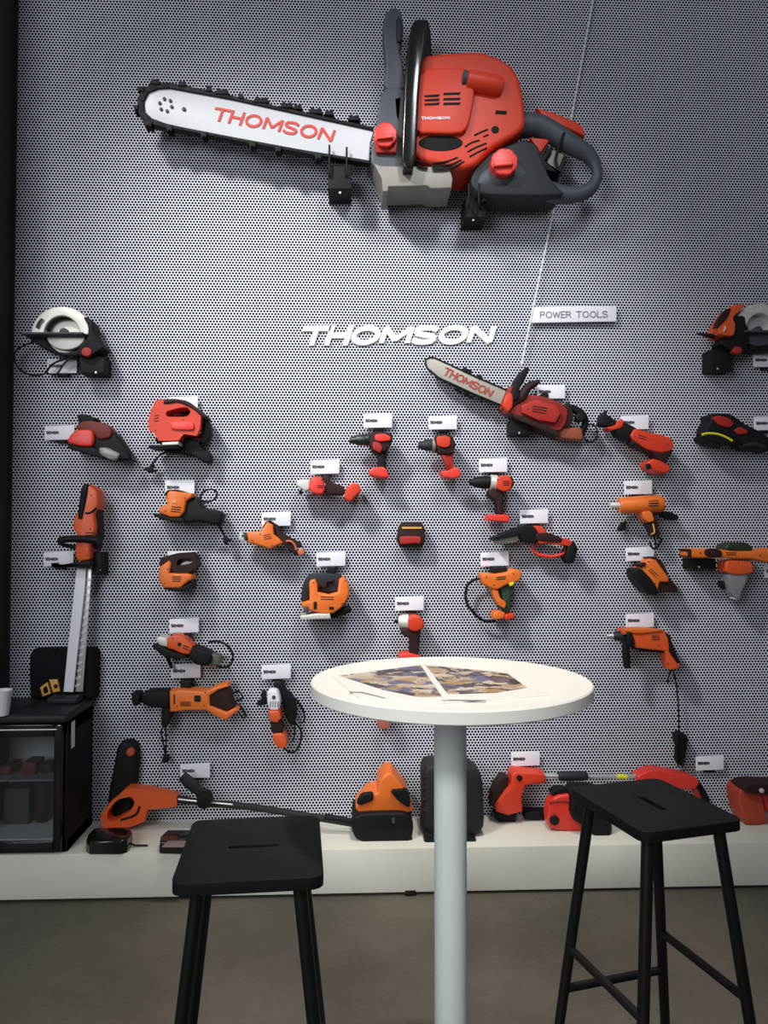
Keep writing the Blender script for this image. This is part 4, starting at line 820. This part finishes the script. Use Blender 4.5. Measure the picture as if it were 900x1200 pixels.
# grey case at the right end of the cabinet top
a = P(100, 820, .1)
tag(M().box(cx1-.15, cx1-.02, -.17, -.085, CT, CT+.028, .01, 3).out('parts_case', SLD), 'flat dark grey case on the cabinet top under the blade tip', 'case')
# white cup
c = G(2, 838, CT)
t = thing('cup', 'white paper cup on the cabinet top, cut by the left edge', 'cup', c)
M().turn(c, c+Vector((0, 0, .1)), [(0, .026), (.03, .027), (.97, .039), (1, .04), (.99, .036), (.9, .033), (.08, .02), (.08, .001)]).out('cup_body', CRD, t)
M().turn(c+Vector((0, 0, .008)), c+Vector((0, 0, .07)), [(0, .019), (1, .033)]).out('coffee', mat('coffee', (.05, .02, .01), .2), t)
# clip on the floor edge of the plinth
p = P(481, 1047, .35)
tag(M().box(p.x-.022, p.x+.022, -.352, -.34, .0, .02, .002).out('floor_clip', BLK), 'tiny black clip at the foot of the plinth left of the table pole', 'clip')
# ============================================================= TABLE
TC = Vector((.25, -1.545, 0)); TR = .353; TZ = 1.1
t = thing('bar_table', 'round white bar table with one thick pole in front of the tool wall', 'table', TC)
M().turn(TC+Vector((0, 0, TZ-.032)), TC+Vector((0, 0, TZ)), [(0, TR-.004), (.1, TR), (.9, TR), (1, TR-.003)], 96).out('tabletop', TAB, t)
M().turn(TC+Vector((0, 0, .012)), TC+Vector((0, 0, TZ-.033)), [(0, .041), (1, .041)], 40).out('pole', POL, t)
M().turn(TC, TC+Vector((0, 0, .014)), [(0, .25), (.8, .25), (1, .247)], 64).out('base_plate', POL, t)
# magazine
t = thing('magazine', 'open magazine printed with small photographs lying on the round table', 'magazine', G(510, 800, TZ))
def page(name, pts, z0, z1, m_, par):
    o = M(); slabz(o, pts, z0, z1); return o.out(name, m_, par)
lp = page('left_page', [(496, 777.5), (389, 793), (421, 819.5), (521, 824.5)], TZ+.0005, TZ+.0035, PAPER, t)
rp = page('right_page', [(496.3, 777.5), (596, 785.5), (645, 815), (521.5, 824.5)], TZ+.0005, TZ+.0035, PAPER, t)
page('printed_photos', [(397, 792), (493, 779.5), (517.5, 816.5), (490, 817), (450, 809)], TZ+.0034, TZ+.0040, print_mat(.3), lp)
page('printed_photos', [(498.5, 779.5), (548, 784), (594, 789), (618, 806), (582, 812), (525, 814)], TZ+.0034, TZ+.0040, print_mat(3.1), rp)
page('caption_lines', [(409, 810.5), (425, 811), (452, 818), (451, 818.8), (424, 812.5), (409, 811.5)], TZ+.0034, TZ+.0038, GRY, lp)
page('caption_lines', [(528, 820), (570, 820.5), (570, 821.5), (515, 821.5)], TZ+.0034, TZ+.0038, GRY, rp)
# ============================================================= STOOLS
def stool(label, cx, cy, rot, w_, d_, iw, idp, sw, sd, slot_x, low_ends, high_z=.32, low_z=.205):
    t = thing('bar_stool', label, 'stool', (cx, cy, 0), 'black wooden bar stools')
    c, s = math.cos(rot), math.sin(rot)
    def Wd(x, y, z): return Vector((cx+c*x-s*y, cy+s*x+c*y, z))
    H = .76; th = .026
    # seat: rounded rectangle, slightly dished, with a hand slot
    r = .028; pts = []
    for sx, sy, a0 in ((1, 1, 0), (-1, 1, 90), (-1, -1, 180), (1, -1, 270)):
        for k in range(5):
            a = math.radians(a0+k*22.5); pts.append((sx*(w_/2-r)+r*math.cos(a), sy*(d_/2-r)+r*math.sin(a)))
    sl = []
    for sgn in (1, -1):
        for k in range(5):
            a = math.radians(-90+k*45) if sgn == 1 else math.radians(90+k*45)
            x, y = sgn*.047+.009*math.cos(a), .009*math.sin(a); sl.append((x, y) if slot_x else (-y, x))
    b = bmesh.new(); es = []
    for ps in (pts, sl):
        v_ = [b.verts.new(Wd(x, y, H)) for x, y in ps]; es += [b.edges.new((v_[i], v_[(i+1) % len(v_)])) for i in range(len(v_))]
    bmesh.ops.triangle_fill(b, use_beauty=True, edges=es)
    rg = bmesh.ops.extrude_face_region(b, geom=list(b.faces)); bmesh.ops.translate(b, verts=[v for v in rg['geom'] if isinstance(v, bmesh.types.BMVert)], vec=(0, 0, -th))
    bmesh.ops.recalc_face_normals(b, faces=b.faces)
    ed = [e for e in b.edges if len(e.link_faces) == 2 and e.calc_face_angle(0) > 1.2 and all(abs(v.co.z-H) < 1e-5 for v in e.verts)]
    bmesh.ops.bevel(b, geom=ed, offset=.004, segments=3, profile=.5, affect='EDGES', clamp_overlap=True)
    m = M(); m._merge(b); m.out('seat', STO, t)
    tops = [(-(w_-iw)/2, (d_-idp)/2), ((w_-iw)/2, (d_-idp)/2), ((w_-iw)/2, -(d_-idp)/2), (-(w_-iw)/2, -(d_-idp)/2)]
    bots = [(-(w_+sw)/2, (d_+sd)/2), ((w_+sw)/2, (d_+sd)/2), ((w_+sw)/2, -(d_+sd)/2), (-(w_+sw)/2, -(d_+sd)/2)]
    def leg(i, z):
        k = 1-z/(H-th); return Wd(tops[i][0]+(bots[i][0]-tops[i][0])*k, tops[i][1]+(bots[i][1]-tops[i][1])*k, z)
    for i in range(4): M().sweep([leg(i, 0), leg(i, .4), leg(i, H-th+.002)], [.0135, .0148, .0152], 16).out('leg', STL, t)
    for i, j, z in ((0, 3, high_z), (1, 2, high_z), (0, 1, low_z), (3, 2, low_z)): M().sweep([leg(i, z), leg(j, z)], .0115, 12).out('stretcher', STL, t)
    for i, j in ((3, 2), (0, 1)): M().sweep([leg(i, H-th-.008), leg(j, H-th-.008)], .009, 8).out('seat_rail', STL, t)
stool('black bar stool with a slotted seat, left of the white table', -.224, -1.722, .07, .311, .352, .102, .10, .06, .04, True, 0, .22, .1)
stool('black bar stool turned cornerwise, right of the white table', .791, -1.483, .25, .293, .345, .087, .09, .072, .047, False, 0)
